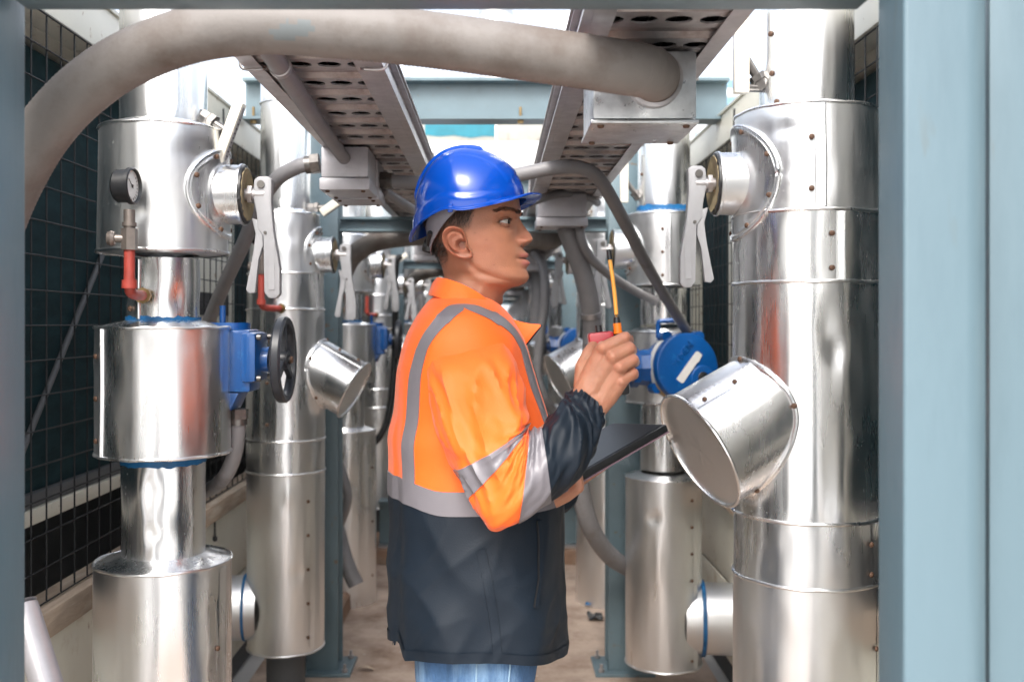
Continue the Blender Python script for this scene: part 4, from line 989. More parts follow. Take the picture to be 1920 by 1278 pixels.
# ---- head and neck: tilted rings lofted between the front and back profile
HS = [ # front px,py  back px,py  half width  front exponent  back exponent
 (902, 302, 872, 302, .012, 1, 1), (938, 312, 838, 312, .050, .9, 1), (962, 335, 812, 335, .068, .85, .95), (971, 362, 801, 362, .0745, .82, .92), (974.5, 386, 797, 385, .0770, .80, .92),
 (976.5, 399, 797, 398, .0775, .88, .92), (973.5, 410, 798, 410, .0775, .95, .92), (972.5, 424, 800, 424, .077, 1.0, .95), (973, 440, 804, 440, .0760, 1.02, .95), (976, 455, 809, 455, .0740, 1.1, .95),
 (980, 464, 813, 464, .0725, 1.2, .95), (983, 471, 816, 471, .0705, 1.26, .95), (985, 478, 819, 478, .0685, 1.3, .95), (986, 485.5, 822, 485, .0665, 1.33, .95), (986.5, 494, 825, 492, .064, 1.33, .95),
 (987, 504, 828, 500, .0610, 1.28, .95), (989.5, 513, 830, 506, .0585, 1.2, .95), (990.5, 523, 831, 512, .0550, 1.1, .95), (985, 531, 832, 517, .0540, 1.15, .95), (973, 536.5, 832, 522, .0540, 1.15, .95),
 (958, 540.5, 832, 527, .0550, 1.1, .95), (947, 548, 831, 535, .0565, 1.02, .95), (940, 560, 829, 546, .0580, .95, .95), (936, 578, 824, 562, .061, .92, .92), (938, 605, 808, 590, .085, .9, .9), (950, 650, 790, 640, .135, .8, .8), (965, 720, 780, 720, .15, .8, .8)]
NOSE = [(403, 0), (410, .0015), (417, .0058), (424, .0105), (432, .0168), (439, .0222), (444, .0250), (448, .0262), (452, .0250), (456, .0205), (460, .0125), (464, .004), (468, 0)]
LIPS = [(465, 0), (469, .0012), (473, .0035), (477, .0066), (480, .0070), (483, .0050), (485.5, .0012), (487, .0010), (489, .0040), (492, .0076), (495, .0082), (498, .0060), (502, .0022), (506, 0)]
NOSEW = [(403, .006), (417, .0062), (430, .0075), (440, .0098), (448, .0125), (454, .0150), (460, .0150), (468, .012)]
def skin_col(v, npx, npy, ny):
    c = Vector((.345, .148, .086))
    ay = abs(ny)
    # lips
    if ay < .027:
        lip = G(npy - 480, 4.2) * sstep(.027, .016, ay) * sstep(968, 978, npx) + .9 * G(npy - 494.5, 5.5) * sstep(.024, .014, ay) * sstep(972, 980, npx)
        c = c.lerp(Vector((.38, .125, .11)), min(.85, lip))
        ml = G(npy - 486.2, 1.5) * sstep(.024, .019, ay) * sstep(966, 972, npx); c = c.lerp(Vector((.05, .015, .014)), min(.95, ml * 1.1))
    # cheek, nose and ear flush, darker lids, faint beard shadow
    c = c.lerp(Vector((.38, .145, .095)), .5 * G(npx - 985, 14) * G(npy - 448, 14) + .25 * G(npx - 925, 30) * G(npy - 465, 22))
    c = c.lerp(Vector((.27, .13, .09)), .45 * G(npx - 955, 11) * G(npy - 418, 7.5) * (1 if ay > .012 else 0))
    c = c.lerp(Vector((.06, .035, .026)), .42 * brow_mask(npx, npy, ny))
    c = c.lerp(Vector((.29, .16, .11)), .35 * G(npy - 472, 5) * (1 if npx > 968 and ay < .03 else 0))
    for mx, my, ms in ((924, 455, 1.5), (903, 444, 1.3), (948, 430, .9), (897, 472, 1.2), (936, 500, .9), (915, 483, .8)):
        c = c.lerp(Vector((.16, .07, .045)), .65 * G(npx - mx, ms) * G(npy - my, ms))
    h = hair_mask(npx, npy); c = c.lerp(Vector((.045, .030, .024)), .80 * h)
    return c
brow_pts = []
def brow_mask(px, py, y):
    return sstep(.007, .012, abs(y)) * sstep(933, 942, px) * G(py - (402.5 - 4.5 * sstep(980, 957, px) + 4.5 * sstep(953, 936, px)), 3.0)
def hair_mask(px, py):
    # side burn, area over the ear, nape with a fade
    px -= 10; edge = 897 - max(0, py - 392) * .28
    m = sstep(edge + 4, edge - 9, px) * sstep(444, 420, py)
    back = sstep(846, 834, px) * sstep(512, 462, py)
    return max(m, back)
head = MB(); rows = []; NTH = 132; NR_ = 190; cols = []; hair_pts = []
for i in range(NR_ + 1):
    f = i / NR_ * (len(HS) - 1); Fx, Fy, Bx, By, hw, ef, eb = cr(HS, f); row = []
    for k in range(NTH):
        # denser angles towards the face
        u = 2 * PI * k / NTH; th = u - .42 * math.sin(u)
        c, s_ = math.cos(th), math.sin(th); e = ef + (eb - ef) * (.5 - .5 * c)
        px = (Fx + Bx) / 2 + (Fx - Bx) / 2 * c; py = (Fy + By) / 2 + (Fy - By) / 2 * c
        y = -math.copysign(abs(s_) ** e * hw, s_) if abs(s_) > 1e-6 else 0
        x = hx(px); z = hz(py); ay = abs(y); fr = sstep(.0, .5, c)
        if fr > 0:
            nz = interp(NOSE, py); nw = interp(NOSEW, py)
            x += nz * math.exp(-(ay / nw) ** 2 * (1.0 if py < 448 else .9)) * sstep(.2, .7, c)
            # alae and nostril
            x += .0085 * G(ay - .0135, .0052) * G(py - 454.5, 6.0) * fr
            y += math.copysign(.0030 * G(ay - .0145, .006) * G(py - 455, 6), y)
            x -= .0060 * G(ay - .0085, .0038) * G(py - 462.0, 2.2) * fr
            # socket, brow, cheek bone, lip corners, philtrum, chin
            x -= .0140 * G(ay - .033, .0135 if ay < .033 else .0185) * G(py - 420.5, 9.0) * fr
            x -= .0050 * G(ay - .046, .011) * G(py - 421, 7.5) * fr
            x += .0042 * G(ay - .028, .017) * G(py - 401, 6.5) * fr
            x += .0035 * G(ay - .045, .016) * G(py - 444, 14) * fr
            x += interp(LIPS, py) * math.exp(-(ay / (.0195 if py < 486 else .0165)) ** 2.6) * fr
            x -= .0028 * G(ay - .0245, .006) * G(py - 486, 5.0) * fr
            x -= .0016 * G(ay, .004) * G(py - 469, 4.5) * fr
            x += .0022 * G(ay, .015) * G(py - 519, 9) * fr
        # jaw edge: full above the line, hollow under it
        if px > 872:
            dj = py - interp([(872, 486), (888, 496), (903, 511), (930, 523), (960, 531), (985, 534)], px); tp = sstep(872, 892, px) * sstep(992, 958, px)
            y += math.copysign(tp * (.0022 * G(dj + 11, 13) - .0042 * G(dj - 11, 12)), y) if abs(y) > .004 else 0
        y -= math.copysign(.0018 * G(px - 930, 34) * G(py - 474, 16), y)
        # muscle of the neck, adam's apple
        y += math.copysign(.004 * G(px - (905 - (py - 550) * .55), 9) * sstep(528, 556, py), y)
        x += .005 * G(ay, .012) * G(py - 566, 9) * fr
        row.append(Vector((x, Y0 + y, z)))
        pxx = VX + x * F / Y0; pyy = VY - (z - CAMZ) * F / Y0
        cols.append(skin_col(None, pxx, pyy, y))
        h = hair_mask(pxx, pyy)
        if brow_mask(pxx, pyy, y) > .3: brow_pts.append((row[-1].copy(), brow_mask(pxx, pyy, y), pxx, pyy, y))
        if h > .12 and pyy > 372: hair_pts.append((row[-1].copy(), h, pxx, pyy, y))
    rows.append(row)
head.grid(rows, closed=True)
# ---- ears: radial height field with helix, antihelix, concha, lobe
EDX = 11
EO = [(866, 434), (857, 431.5), (848, 433), (841, 438), (836.5, 446), (836, 455), (838.5, 465), (844, 474), (851, 481), (860, 486), (870, 489.5), (880, 489.5), (887, 485.5), (887, 478), (881, 470), (879.5, 463), (878.5, 455), (876, 446), (872, 438)]
def add_ear(side):
    n = 72; pts = [Vector((a, b, 0)) for a, b in EO]; loop = spline(pts + [pts[0]], 8)[:-1]
    m = len(loop); cx, cy = 864, 463; rows = []
    for r_, kind in [(f, 0) for f in (0.02, .1, .2, .28, .36, .43, .5, .56, .62, .68, .74, .80, .85, .9, .94, .97, 1.0)] + [(1.01, 1), (.98, 2), (.93, 3)]:
        row = []
        for k in range(m):
            o = loop[k]; px = cx + (o.x - cx) * r_; py = cy + (o.y - cy) * r_
            ang = math.atan2(-(o.y - cy), o.x - cx)               # 0 = towards the face
            frontness = sstep(-.25, .75, math.cos(ang)); lobe = sstep(476, 484, py)
            helix = G(r_ - .90, .085) * (1 - .75 * sstep(.75, 1, math.cos(ang))) * (1 - .6 * lobe)
            anti = G(r_ - .56, .10) * sstep(.25, -.45, math.cos(ang)) * sstep(436, 446, py) * (1 - lobe)
            concha = sstep(.46, .22, math.hypot((px - 869) / 30, (py - 465) / 32) * 1.25)
            h = .0105 + .0058 * helix + .0042 * anti - .0105 * concha - .003 * G(r_ - .74, .08) * (1 - lobe)
            h += .010 * sstep(872, 838, px)                        # back edge stands off the head
            h -= .0085 * sstep(868, 886, px) * (1 - .35 * lobe)
            h += .0048 * G(px - 879, 4.5) * G(py - 464, 6.5)       # tragus
            if kind == 1: h -= .0035
            if kind == 2: h -= .0085
            if kind == 3: h = -.004
            yy = .0735 - .006 * sstep(855, 890, px) * 0 + h - .0045 * sstep(455, 488, py)
            yv = Y0 - side * yy
            row.append(Vector((hx(px + EDX), yv, hz(py))))
            c = Vector((.33, .13, .08)).lerp(Vector((.20, .075, .05)), .75 * max(0, concha) + .35 * G(r_ - .74, .07) * (1 - lobe)); c = c.lerp(Vector((.42, .16, .10)), .4 * helix); cols.append(c)
        rows.append(row)
    head.grid(rows, closed=True)
add_ear(1); add_ear(-1)
# ---- eye lids (part of the head surface)
EYX, EYZ, EYY, EYR = hx(962) - .0128, hz(421.0), .0325, .0128
for sd_ in (-1, 1):
    ec = Vector((EYX, Y0 + sd_ * EYY, EYZ))
    for upper in (True, False):
        rows = []
        for j in range(9):
            row = []
            for i in range(25):
                pq = R(-82 + 164 * i / 24); w_ = max(0, math.cos(pq * 1.06)) ** .8; ps = sd_ * (R(24) + pq * 1.02)
                ed = R((20 if upper else -17) * w_ + 1); far = R(78 if upper else -78)
                el = ed + (far - ed) * j / 8; rr = EYR + .0011 + (.0012 if upper and j < 3 else .0004)
                row.append(ec + Vector((math.cos(el) * math.cos(ps), math.cos(el) * math.sin(ps), math.sin(el))) * rr)
                cols.append(Vector((.06, .03, .025)) if (j == 0 and upper) else Vector((.28, .125, .08)))
            rows.append(row)
        head.grid(rows)
YAW = R(-9)
def yaw(p):
    w_ = sstep(hz(572), hz(520), p.z); a = YAW * w_; c, s_ = math.cos(a), math.sin(a); dx, dy = p.x - hx(880), p.y - Y0
    return Vector((hx(880) + dx * c - dy * s_, Y0 + dx * s_ + dy * c, p.z))
head.v = [yaw(v) for v in head.v]
# ---- limbs under the clothes and the hands: tapered chains fused by a voxel remesh
def chain(mb, pts):
    for (p, r0), (q_, r1) in zip(pts, pts[1:]):
        mb.cyl(p, q_, r0, r1, n=18)
    for p, r_ in pts:
        n, m = 16, 10; rows = [[Vector(p) + Vector((r_ * math.sin(PI * j / m) * math.cos(2 * PI * k / n), r_ * math.sin(PI * j / m) * math.sin(2 * PI * k / n), r_ * math.cos(PI * j / m))) for k in range(n)] for j in range(1, m)]
        mb.grid(rows, closed=True); mb.add(rows[0], [list(range(n))]); mb.add(rows[-1], [list(range(n))[::-1]])
def fuse(mb, vox, smooth=6):
    me = mb.mesh('tmp', SKIN); o = link('tmp', me); md = o.modifiers.new('r', 'REMESH'); md.mode = 'VOXEL'; md.voxel_size = vox; md.use_smooth_shade = True
    if smooth: s_ = o.modifiers.new('s', 'SMOOTH'); s_.factor = .5; s_.iterations = smooth
    dg = bpy.context.evaluated_depsgraph_get(); m2 = bpy.data.meshes.new_from_object(o.evaluated_get(dg)); bpy.data.objects.remove(o)
    return [v.co.copy() for v in m2.vertices], [list(p.vertices) for p in m2.polygons]
HJ = { # right hand joints: px, py, depth, radius
 'index': [(1131, 653, 1.690, .0120), (1172, 632.5, 1.700, .0104), (1179, 637, 1.728, .0092), (1166, 644, 1.752, .0078)],
 'middle': [(1149, 669, 1.685, .0122), (1180, 652, 1.697, .0108), (1185, 657, 1.727, .0095), (1170, 664, 1.752, .0080)],
 'ring': [(1162, 688, 1.687, .0118), (1186.5, 674, 1.699, .0104), (1190, 679, 1.727, .0092), (1175, 686, 1.750, .0078)],
 'pinky': [(1164, 714, 1.694, .0108), (1187, 699, 1.704, .0094), (1189, 703, 1.727, .0082), (1176, 709, 1.745, .0070)],
 'thumb': [(1093, 722, 1.718, .0165), (1094, 688, 1.724, .0148), (1104, 661, 1.738, .0112), (1113, 646, 1.752, .0092)]}
hand = MB()
wr = [(P(1097, 742, 1.712), .0235), (P(1117, 764, 1.712), .0205)]
for fi in ('index', 'middle', 'ring', 'pinky', 'thumb'):
    ch = [(P(a, b, c), r_) for a, b, c, r_ in HJ[fi]]; chain(hand, ch)
for fi, w0 in (('index', 0), ('middle', 0), ('ring', 1), ('pinky', 1)):
    a, b, c, r_ = HJ[fi][0]; p = P(a, b, c + .006); w_ = wr[w0]; mid = (w_[0] * .5 + p * .5) + Vector((0, .004, 0)); chain(hand, [(w_[0], w_[1]), (mid, .0195), (p, .0135)])
chain(hand, [(P(1093, 722, 1.718), .0165), (P(1128, 690, 1.708), .0170), (P(1133, 655, 1.697), .0128)])
chain(hand, [(P(1094, 688, 1.724), .0135), (P(1118, 682, 1.712), .0150)])
chain(hand, [wr[0], wr[1]])
fa = [(P(1108, 752, 1.713), .0275), (P(1085, 785, 1.71), .034), (P(1040, 838, 1.705), .043), (P(985, 888, 1.70), .044)]
chain(hand, fa)
hv, hf = fuse(hand, .0014, 6)
# knuckle and tendon relief on the back of the hand
out2 = []
for v in hv:
    d = 0
    for fi in ('index', 'middle', 'ring', 'pinky'):
        a = P(*HJ[fi][0][:3]); b = P(*HJ[fi][1][:3]); w0 = wr[0][0] if fi in ('index', 'middle') else wr[1][0]
        if v.y < a.y + .004: d += .0022 * G((Vector((v.x, 0, v.z)) - Vector((a.x, 0, a.z))).length, .0085)
        if v.y < b.y + .006: d += .0012 * G((Vector((v.x, 0, v.z)) - Vector((b.x, 0, b.z))).length, .006)
        # tendon
        ab = w0 - a; t_ = max(0, min(1, (v - a).dot(ab) / ab.dot(ab))); q_ = a + ab * t_
        if v.y < q_.y: d += .0010 * G(math.hypot(v.x - q_.x, v.z - q_.z), .0035) * (1 - t_) 
    d += .0006 * fbm(v * 90, 2)
    out2.append(v + Vector((0, -d, 0)))
hv = out2
k0 = len(head.v); head.add(hv, hf, True)
KN = [P(*HJ[f_][j][:3]) for f_ in ('index', 'middle', 'ring', 'pinky') for j in (0, 1)]
for v in hv:
    c = Vector((.385, .18, .112)); kk = max(G((v - p).length, .012) for p in KN); c = c.lerp(Vector((.42, .155, .105)), .55 * kk)
    c = c.lerp(Vector((.40, .15, .10)), .4 * max(0, fbm(v * 40, 2))); cols.append(c)
# left hand, holding the tablet from below
TA, TB, TC = P(1252, 801, 1.93), P(1045, 920, 1.81), P(1137, 803, 2.10)
te = (TB - TA); tl = te.length; te.normalize(); tf = TC - TA; tf = (tf - te * tf.dot(te)).normalized(); tn = te.cross(tf).normalized()
if tn.z < 0: tn = -tn
Tp = lambda a, b, h=0.: TA + te * a + tf * b + tn * h          # a along the near edge from the right corner, b across, h up
lh = MB(); wl = Tp(.325, .115, -.035)
chain(lh, [(wl, .026), (Tp(.25, .10, -.030), .022), (Tp(.20, .10, -.026), .018)])
for j, (b0, a1) in enumerate(((.06, .13), (.085, .115), (.11, .118), (.135, .13))):
    m0 = Tp(.205, b0, -.024); chain(lh, [(wl, .02), (Tp(.25, b0 + .005, -.027), .0175), (m0, .0125), (Tp(.165, b0 - .004, -.022), .0098), (Tp(a1 + .012, b0 - .008, -.0205), .0085), (Tp(a1, b0 - .01, -.0195), .0075)])
chain(lh, [(wl, .02), (Tp(.275, .055, -.028), .0165), (Tp(.250, .018, -.022), .0125), (Tp(.235, -.012, -.010), .0105), (Tp(.228, -.012, .006), .0092), (Tp(.222, .002, .0165), .0082)])
chain(lh, [(wl, .026), (P(1010, 930, 2.02), .033), (P(960, 935, 2.10), .040)])
lv, lf = fuse(lh, .0018, 6); head.add(lv, lf, True); cols += [Vector((.40, .19, .12))] * len(lv)
# trunk and legs under the clothes
tr = MB()
chain(tr, [(P(885, 620, Y0), .06), (P(880, 700, Y0), .10), (P(880, 800, Y0), .125), (P(885, 950, Y0), .115), (P(890, 1120, Y0), .12)])
for sd_ in (-1, 1):
    chain(tr, [(P(880, 640, Y0 + sd_ * .08), .05), (P(880, 668, Y0 + sd_ * .135), .042)])
    hp = Vector((hx(892), Y0 + sd_ * .085, .86)); chain(tr, [(hp, .090), (hp + Vector((.005, sd_ * .01, -.38)), .058), (hp + Vector((-.01, sd_ * .015, -.60)), .050), (hp + Vector((-.03, sd_ * .02, -.78)), .038)])
chain(tr, [(P(878, 668, Y0 - .135), .042), (P(905, 790, 1.735), .042), (P(955, 895, 1.70), .044)])
chain(tr, [(P(880, 668, Y0 + .135), .042), (P(905, 800, 2.15), .042), (P(955, 935, 2.11), .042)])
tv, tf_ = fuse(tr, .008, 6); head.add(tv, tf_, True); cols += [Vector((.47, .245, .155))] * len(tv)
head.v = [v - WL_ for v in head.v]
bme = head.mesh('body', SKIN)
ca = bme.color_attributes.new('Col', 'FLOAT_COLOR', 'POINT')
ca.data.foreach_set('color', [x for c in cols for x in (c.x, c.y, c.z, 1.)])
body = link('body', bme, worker)
# eyes
for sd_ in (-1, 1):
    ec = Vector((EYX, Y0 + sd_ * EYY, EYZ)) - WL_
    q = MB(); n, m = 24, 16
    for (a0, a1, mi, rr) in ((0, 35, 1, EYR + .0002), (33, 180, 0, EYR)):
        rows = [[ec + Vector((rr * math.cos(R(a0 + (a1 - a0) * j / m)), rr * math.sin(R(a0 + (a1 - a0) * j / m)) * math.cos(2 * PI * k / n), rr * math.sin(R(a0 + (a1 - a0) * j / m)) * math.sin(2 * PI * k / n))) for k in range(n)] for j in range(m + 1)]
        q.grid(rows, closed=True, mi=mi)
    Mg = Matrix.Rotation(R(-10 if sd_ < 0 else 12), 3, 'Z'); q.v = [ec + Mg @ (v - ec) for v in q.v]
    q.v = [yaw(v + WL_) - WL_ for v in q.v]; q.build('eye', [EYEW, IRIS], worker)
# hair strands: short back and sides, brows, lashes
rnd = random.Random(3); hq = MB()
def strand(p, d, ln, w_):
    d = d.normalized(); s_ = d.cross(Vector((rnd.uniform(-1, 1), rnd.uniform(-1, 1), rnd.uniform(-1, 1)))).normalized() * w_
    hq.add([p - s_, p + s_, p + d * ln], [(0, 1, 2)], True)
nh = 0
while nh < 9000:
    p, h, px, py, y = hair_pts[rnd.randrange(len(hair_pts))]; nh += 1
    if rnd.random() > h: continue
    p = p + Vector((rnd.uniform(-.002, .002), 0, rnd.uniform(-.002, .002))) - WL_
    nrm = Vector(((px - 885) * .006, y / .075, .0)).normalized()
    ln = .0035 + .0085 * sstep(440, 385, py) * h + .004 * h
    strand(p - nrm * .0006, nrm * .30 + Vector((-.25 + rnd.uniform(-.3, .3), rnd.uniform(-.15, .15), -.9)), ln * rnd.uniform(.6, 1.2), .00040)
for i in range(1100):
    p, h, px, py, y = brow_pts[rnd.randrange(len(brow_pts))]; f = sstep(980, 936, px)
    strand(p - WL_ + Vector((rnd.uniform(-.001, .001), rnd.uniform(-.001, .001), rnd.uniform(-.0015, .0015))), Vector((.12 - .55 * f, math.copysign(.75, y), .30 - .55 * f)), .0070 * rnd.uniform(.6, 1.1), .00042)
for sd_ in (-1, 1):
    for i in range(70):
        ps = R(-70 + 140 * rnd.random()) + 0; el = R(20 * max(0, math.cos(ps * 1.06)) ** .8); ec = Vector((EYX, Y0 + sd_ * EYY, EYZ)) - WL_; ps = sd_ * (R(24) + ps * 1.02)
        d = Vector((math.cos(el) * math.cos(ps), math.cos(el) * math.sin(ps), math.sin(el))); strand(ec + d * (EYR + .0022), d + Vector((.2, 0, .25)), .0055 * rnd.uniform(.7, 1.1), .00028)
hq.v = [yaw(v + WL_) - WL_ for v in hq.v]
tag(hq.build('hair', HAIRM, worker, recalc=False), kind='stuff')

# ---------------------------------------------------------------- jacket
jacket = link('jacket', None, worker)
TS = [(552, 818, 905, .076, .90), (562, 806, 925, .106, .88), (576, 794, 943, .150, .85), (594, 782, 960, .183, .82), (622, 767, 977, .200, .80), (650, 756, 989, .206, .80), (700, 744, 1003, .205, .80), (774, 738, 1024, .200, .80), (817, 731, 1034, .198, .80), (868, 730, 1044, .198, .80), (942, 729, 1052, .200, .78), (1055, 728, 1051, .205, .77), (1190, 730, 1055, .209, .76), (1214, 731, 1055, .207, .76)]
TPY = [s_[0] for s_ in TS]
def ridge(v, sharp=2.5): return (1 - abs(noise.noise(v))) ** sharp
def torso(th, py, off=0.):
    py_ = max(TPY[0], min(TPY[-1], py))
    for i in range(len(TPY) - 1):
        if py_ <= TPY[i + 1]: break
    f = i + (py_ - TPY[i]) / (TPY[i + 1] - TPY[i]); _, bx, fx, hw, e = cr(TS, f)
    c, s_ = math.cos(th), math.sin(th)
    cxp = (bx + fx) / 2; hp = (fx - bx) / 2
    ux = math.copysign(abs(c) ** .92, c); uy = math.copysign(abs(s_) ** e, s_)
    x = hx(cxp) + hp * PXM * ux; y = -hw * uy; z = hz(py)
    nx_, ny_ = c * .8, -s_
    d = off
    lo = sstep(880, 980, py); up = 1 - lo
    q_ = Vector((x * 7 + z * 3.0, y * 7, z * 3.2))
    d += lo * (.0055 * (fbm(q_ * .9, 2)) + .0065 * (ridge(Vector((x * 9 + z * 6, y * 9, z * 2.2 + 3)), 3) - .5) + .0036 * (ridge(Vector((x * 15 - z * 10, y * 15, z * 5 + 9)), 4) - .4))
    d += up * (.0075 * fbm(Vector((x * 6, y * 6, z * 2.5 + 5)), 2) + .0060 * (ridge(Vector((x * 9, y * 9, z * 2.5)), 3) - .5)) * sstep(570, 640, py)
    # flare and folds of the free hem
    d += .006 * sstep(1000, 1214, py) * math.sin(th * 7 + 1.3)
    # drop of the back panel behind the side pleat
    xp = VX + x * F / (Y0 + y); st = sstep(758, 744, xp) * (1 if s_ > 0 else 0) * sstep(640, 800, py)
    y += .020 * st
    # blousing over the reflective band
    d += .004 * G(py - 812, 30)
    z += .046 * sstep(1000, 1214, py) * s_ * s_ * (1 if s_ > 0 else .2) + .030 * st * sstep(1000, 1214, py)
    if s_ > 0: z -= .006 * math.sin(c * 3 + 1) * sstep(900, 1200, py)
    # sag of the band line towards the side
    return Vector((x + nx_ * d, Y0 + y + ny_ * d, z))
MIDPY = 915
pys = [552 + (1214 - 552) * i / 150 for i in range(151)]
pys = sorted(pys + [MIDPY]); NT = 168
def t_rows(pl, off=0., th0=0., th1=2 * PI, n=NT, closed=True):
    return [[torso(th0 + (th1 - th0) * k / n, p, off) - WL_ for k in range(n if closed else n + 1)] for p in pl]
iM = pys.index(MIDPY)
q = MB(); q.grid(t_rows(pys[:iM + 1]), closed=True); q.build('upper_body', ORANGE, jacket)
q = MB(); low = t_rows(pys[iM:]); q.grid(low + [[p + Vector((0, 0, .0)) for p in t_rows([1214], -.004)[0]]] + t_rows([1190, 1120], -.006), closed=True); q.build('lower_body', NAVY, jacket)
# hem facing, side seam, pocket welt
q = MB(); q.grid(t_rows([1196, 1198, 1206, 1213, 1214.5], .0028), closed=True); q.build('hem', NAVY, jacket)
def ribbon(name, path, wid, m, off=.0024, tuck=.0028):
    """strip laid on the torso; path = (theta, py) pairs"""
    q = MB(); c = spline([Vector((a, b / 100, 0)) for a, b in path], 16); rows = []
    for i, p in enumerate(c):
        t_ = (c[min(i + 1, len(c) - 1)] - c[max(i - 1, 0)]); mid = torso(p.x, p.y * 100, off)
        a2 = torso(p.x + t_.x * .05, (p.y + t_.y * .05) * 100, off) - torso(p.x - t_.x * .05, (p.y - t_.y * .05) * 100, off)
        n_ = Vector((math.cos(p.x), -math.sin(p.x), .35 if p.y < 6 else 0)).normalized(); sdv = a2.cross(n_).normalized()
        # step sideways in (theta, py) so the strip follows the cloth
        th_u = torso(p.x + .02, p.y * 100) - torso(p.x - .02, p.y * 100); py_u = torso(p.x, p.y * 100 + 2) - torso(p.x, p.y * 100 - 2)
        lt, lp = th_u.length / .04, py_u.length / 4
        ut, up_ = th_u.normalized(), py_u.normalized(); row = []
        for w_, o_ in ((-1, -tuck), (-.985, 0), (-.5, .0003), (0, .0004), (.5, .0003), (.985, 0), (1, -tuck)):
            dv = sdv * (w_ * wid / 2); row.append(torso(p.x + dv.dot(ut) / max(lt, .02), p.y * 100 + dv.dot(up_) / max(lp, .0004), off + o_) - WL_)
        rows.append(row)
    q.grid(rows); return q.build(name, m, jacket)
ribbon('side_seam', [(R(77), 1212), (R(79), 1120), (R(82), 1040), (R(86), 985)], .016, NAVY, .0032, .0030)
ribbon('pocket_welt', [(R(47), 945), (R(46), 1000), (R(46.5), 1050), (R(51), 1100)], .010, NAVY, .0045, .004)
ribbon('pocket_slit', [(R(49), 945), (R(48), 1000), (R(48.5), 1050), (R(53), 1100)], .0035, RUBBER, .0038, .003)
# reflective tape: waist band and braces
def waist_band():
    q = MB(); rows = []
    for k in range(NT + 1):
        th = 2 * PI * k / NT; xp = VX + torso(th, 900).x * F / torso(th, 900).y; s_ = math.sin(th)
        sag = (14 * sstep(751, 830, xp) if s_ > 0 else 0); base = 876
        top, bot = base + sag, base + sag + 42
        rows.append([torso(th, p, o_) - WL_ for p, o_ in ((top, -.002), (top + .6, .0022), (top + 10, .0026), (top + 21, .0026), (top + 32, .0026), (bot - .6, .0022), (bot, -.002))])
    q.grid(rows); return q.build('reflective_band', BAND, jacket)
waist_band()
for sg in (1, -1):
    br = [(180 - 48, 905), (180 - 50, 800), (180 - 52, 730), (180 - 54, 680), (180 - 58, 640), (180 - 68, 606), (180 - 80, 584), (88, 575), (70, 582), (42, 606), (29, 645), (26, 715), (22, 790), (22, 905)]
    ribbon('reflective_band', [(sg * R(a), b) for a, b in br], .034, BAND, .0022, .003)
# zip down the front
ribbon('zip', [(R(3), 660), (R(2), 800), (R(2), 1000), (R(2), 1205)], .012, RUBBER, .002, .002)
# sleeves: rings measured between the outer and the inner edge
SL = [ # outer px,py  inner px,py  depth  half thickness
 (838, 632, 912, 616, 1.885, .012), (812, 648, 940, 626, 1.835, .046), (799, 690, 962, 668, 1.785, .074), (803, 735, 974, 712, 1.762, .078), (818, 792, 986, 758, 1.742, .076), (838, 840, 991, 785, 1.724, .073), (855, 880, 984, 801, 1.712, .071), (879, 926, 985, 806, 1.702, .071), (898, 964, 987, 808, 1.698, .072),
 (916, 989, 988, 809, 1.696, .072), (944, 988, 989, 809, 1.695, .071), (971, 976, 991, 808, 1.695, .070), (1004, 957, 1001, 806, 1.695, .067), (1033, 934, 1015, 802, 1.697, .064), (1063, 906, 1023, 786, 1.700, .062), (1096, 874, 1039, 768, 1.704, .060), (1116, 842, 1053, 752, 1.708, .054), (1125, 809, 1063, 742, 1.711, .047), (1131, 785, 1071, 734, 1.713, .040), (1132, 769, 1078, 729, 1.714, .034), (1128, 758, 1084, 724, 1.715, .031)]
def sleeve(t, ph, off=0.):
    ox, oy, ix, iy, y, b = cr(SL, t); O = P(ox, oy, y); I = P(ix, iy, y); C = (O + I) / 2; A = O - C
    c, s_ = math.cos(ph), math.sin(ph)
    q_ = C + A * (math.copysign(abs(c) ** .9, c)) + Vector((0, -b * math.copysign(abs(s_) ** .85, s_), 0))
    nv = (A.normalized() * c + Vector((0, -s_, 0)))
    n = len(SL) - 1; d = off
    near_in = sstep(.5, -.7, c); elb = sstep(4.5, 6.5, t) * sstep(14.5, 11.5, t)
    d += .0090 * fbm(Vector((math.cos(ph) * 1.6 + t * .35, math.sin(ph) * 1.6, t * .42)), 2) * sstep(0, 1.5, t) * sstep(19, 17, t)
    d += .0105 * (ridge(Vector((math.cos(ph) * 1.9 + 3, math.sin(ph) * 1.9, t * .32 + 4)), 3) - .55) * sstep(1, 3, t) * sstep(10, 6, t)
    d += elb * near_in * .0110 * (ridge(Vector((t * 1.15 + .6 * math.sin(ph), ph * .5, 2.2)), 2) - .55)
    d += sstep(13, 14.5, t) * sstep(19, 17.5, t) * .0090 * (ridge(Vector((math.cos(ph) * 1.3 + t * .5, math.sin(ph) * 1.6 - t * .35, t * .55 + 7)), 2.2) - .55)
    d += sstep(17.6, 19, t) * .0022 * math.sin(ph * 19 + 2 * noise.noise(Vector((ph, 0, 0))))
    return q_ + nv * d
def sl_rows(t0, t1, n, off=0., m=96):
    return [[sleeve(t0 + (t1 - t0) * i / n, 2 * PI * k / m, off) - WL_ for k in range(m)] for i in range(n + 1)]
EL = 12.9
q = MB(); q.grid(sl_rows(0, EL, 110), closed=True); sl_ = q.build('sleeve', ORANGE, jacket)
q = MB(); q.grid(sl_rows(EL, 20, 80) + sl_rows(20, 19.4, 3, -.003), closed=True); q.build('sleeve', NAVY, jacket)
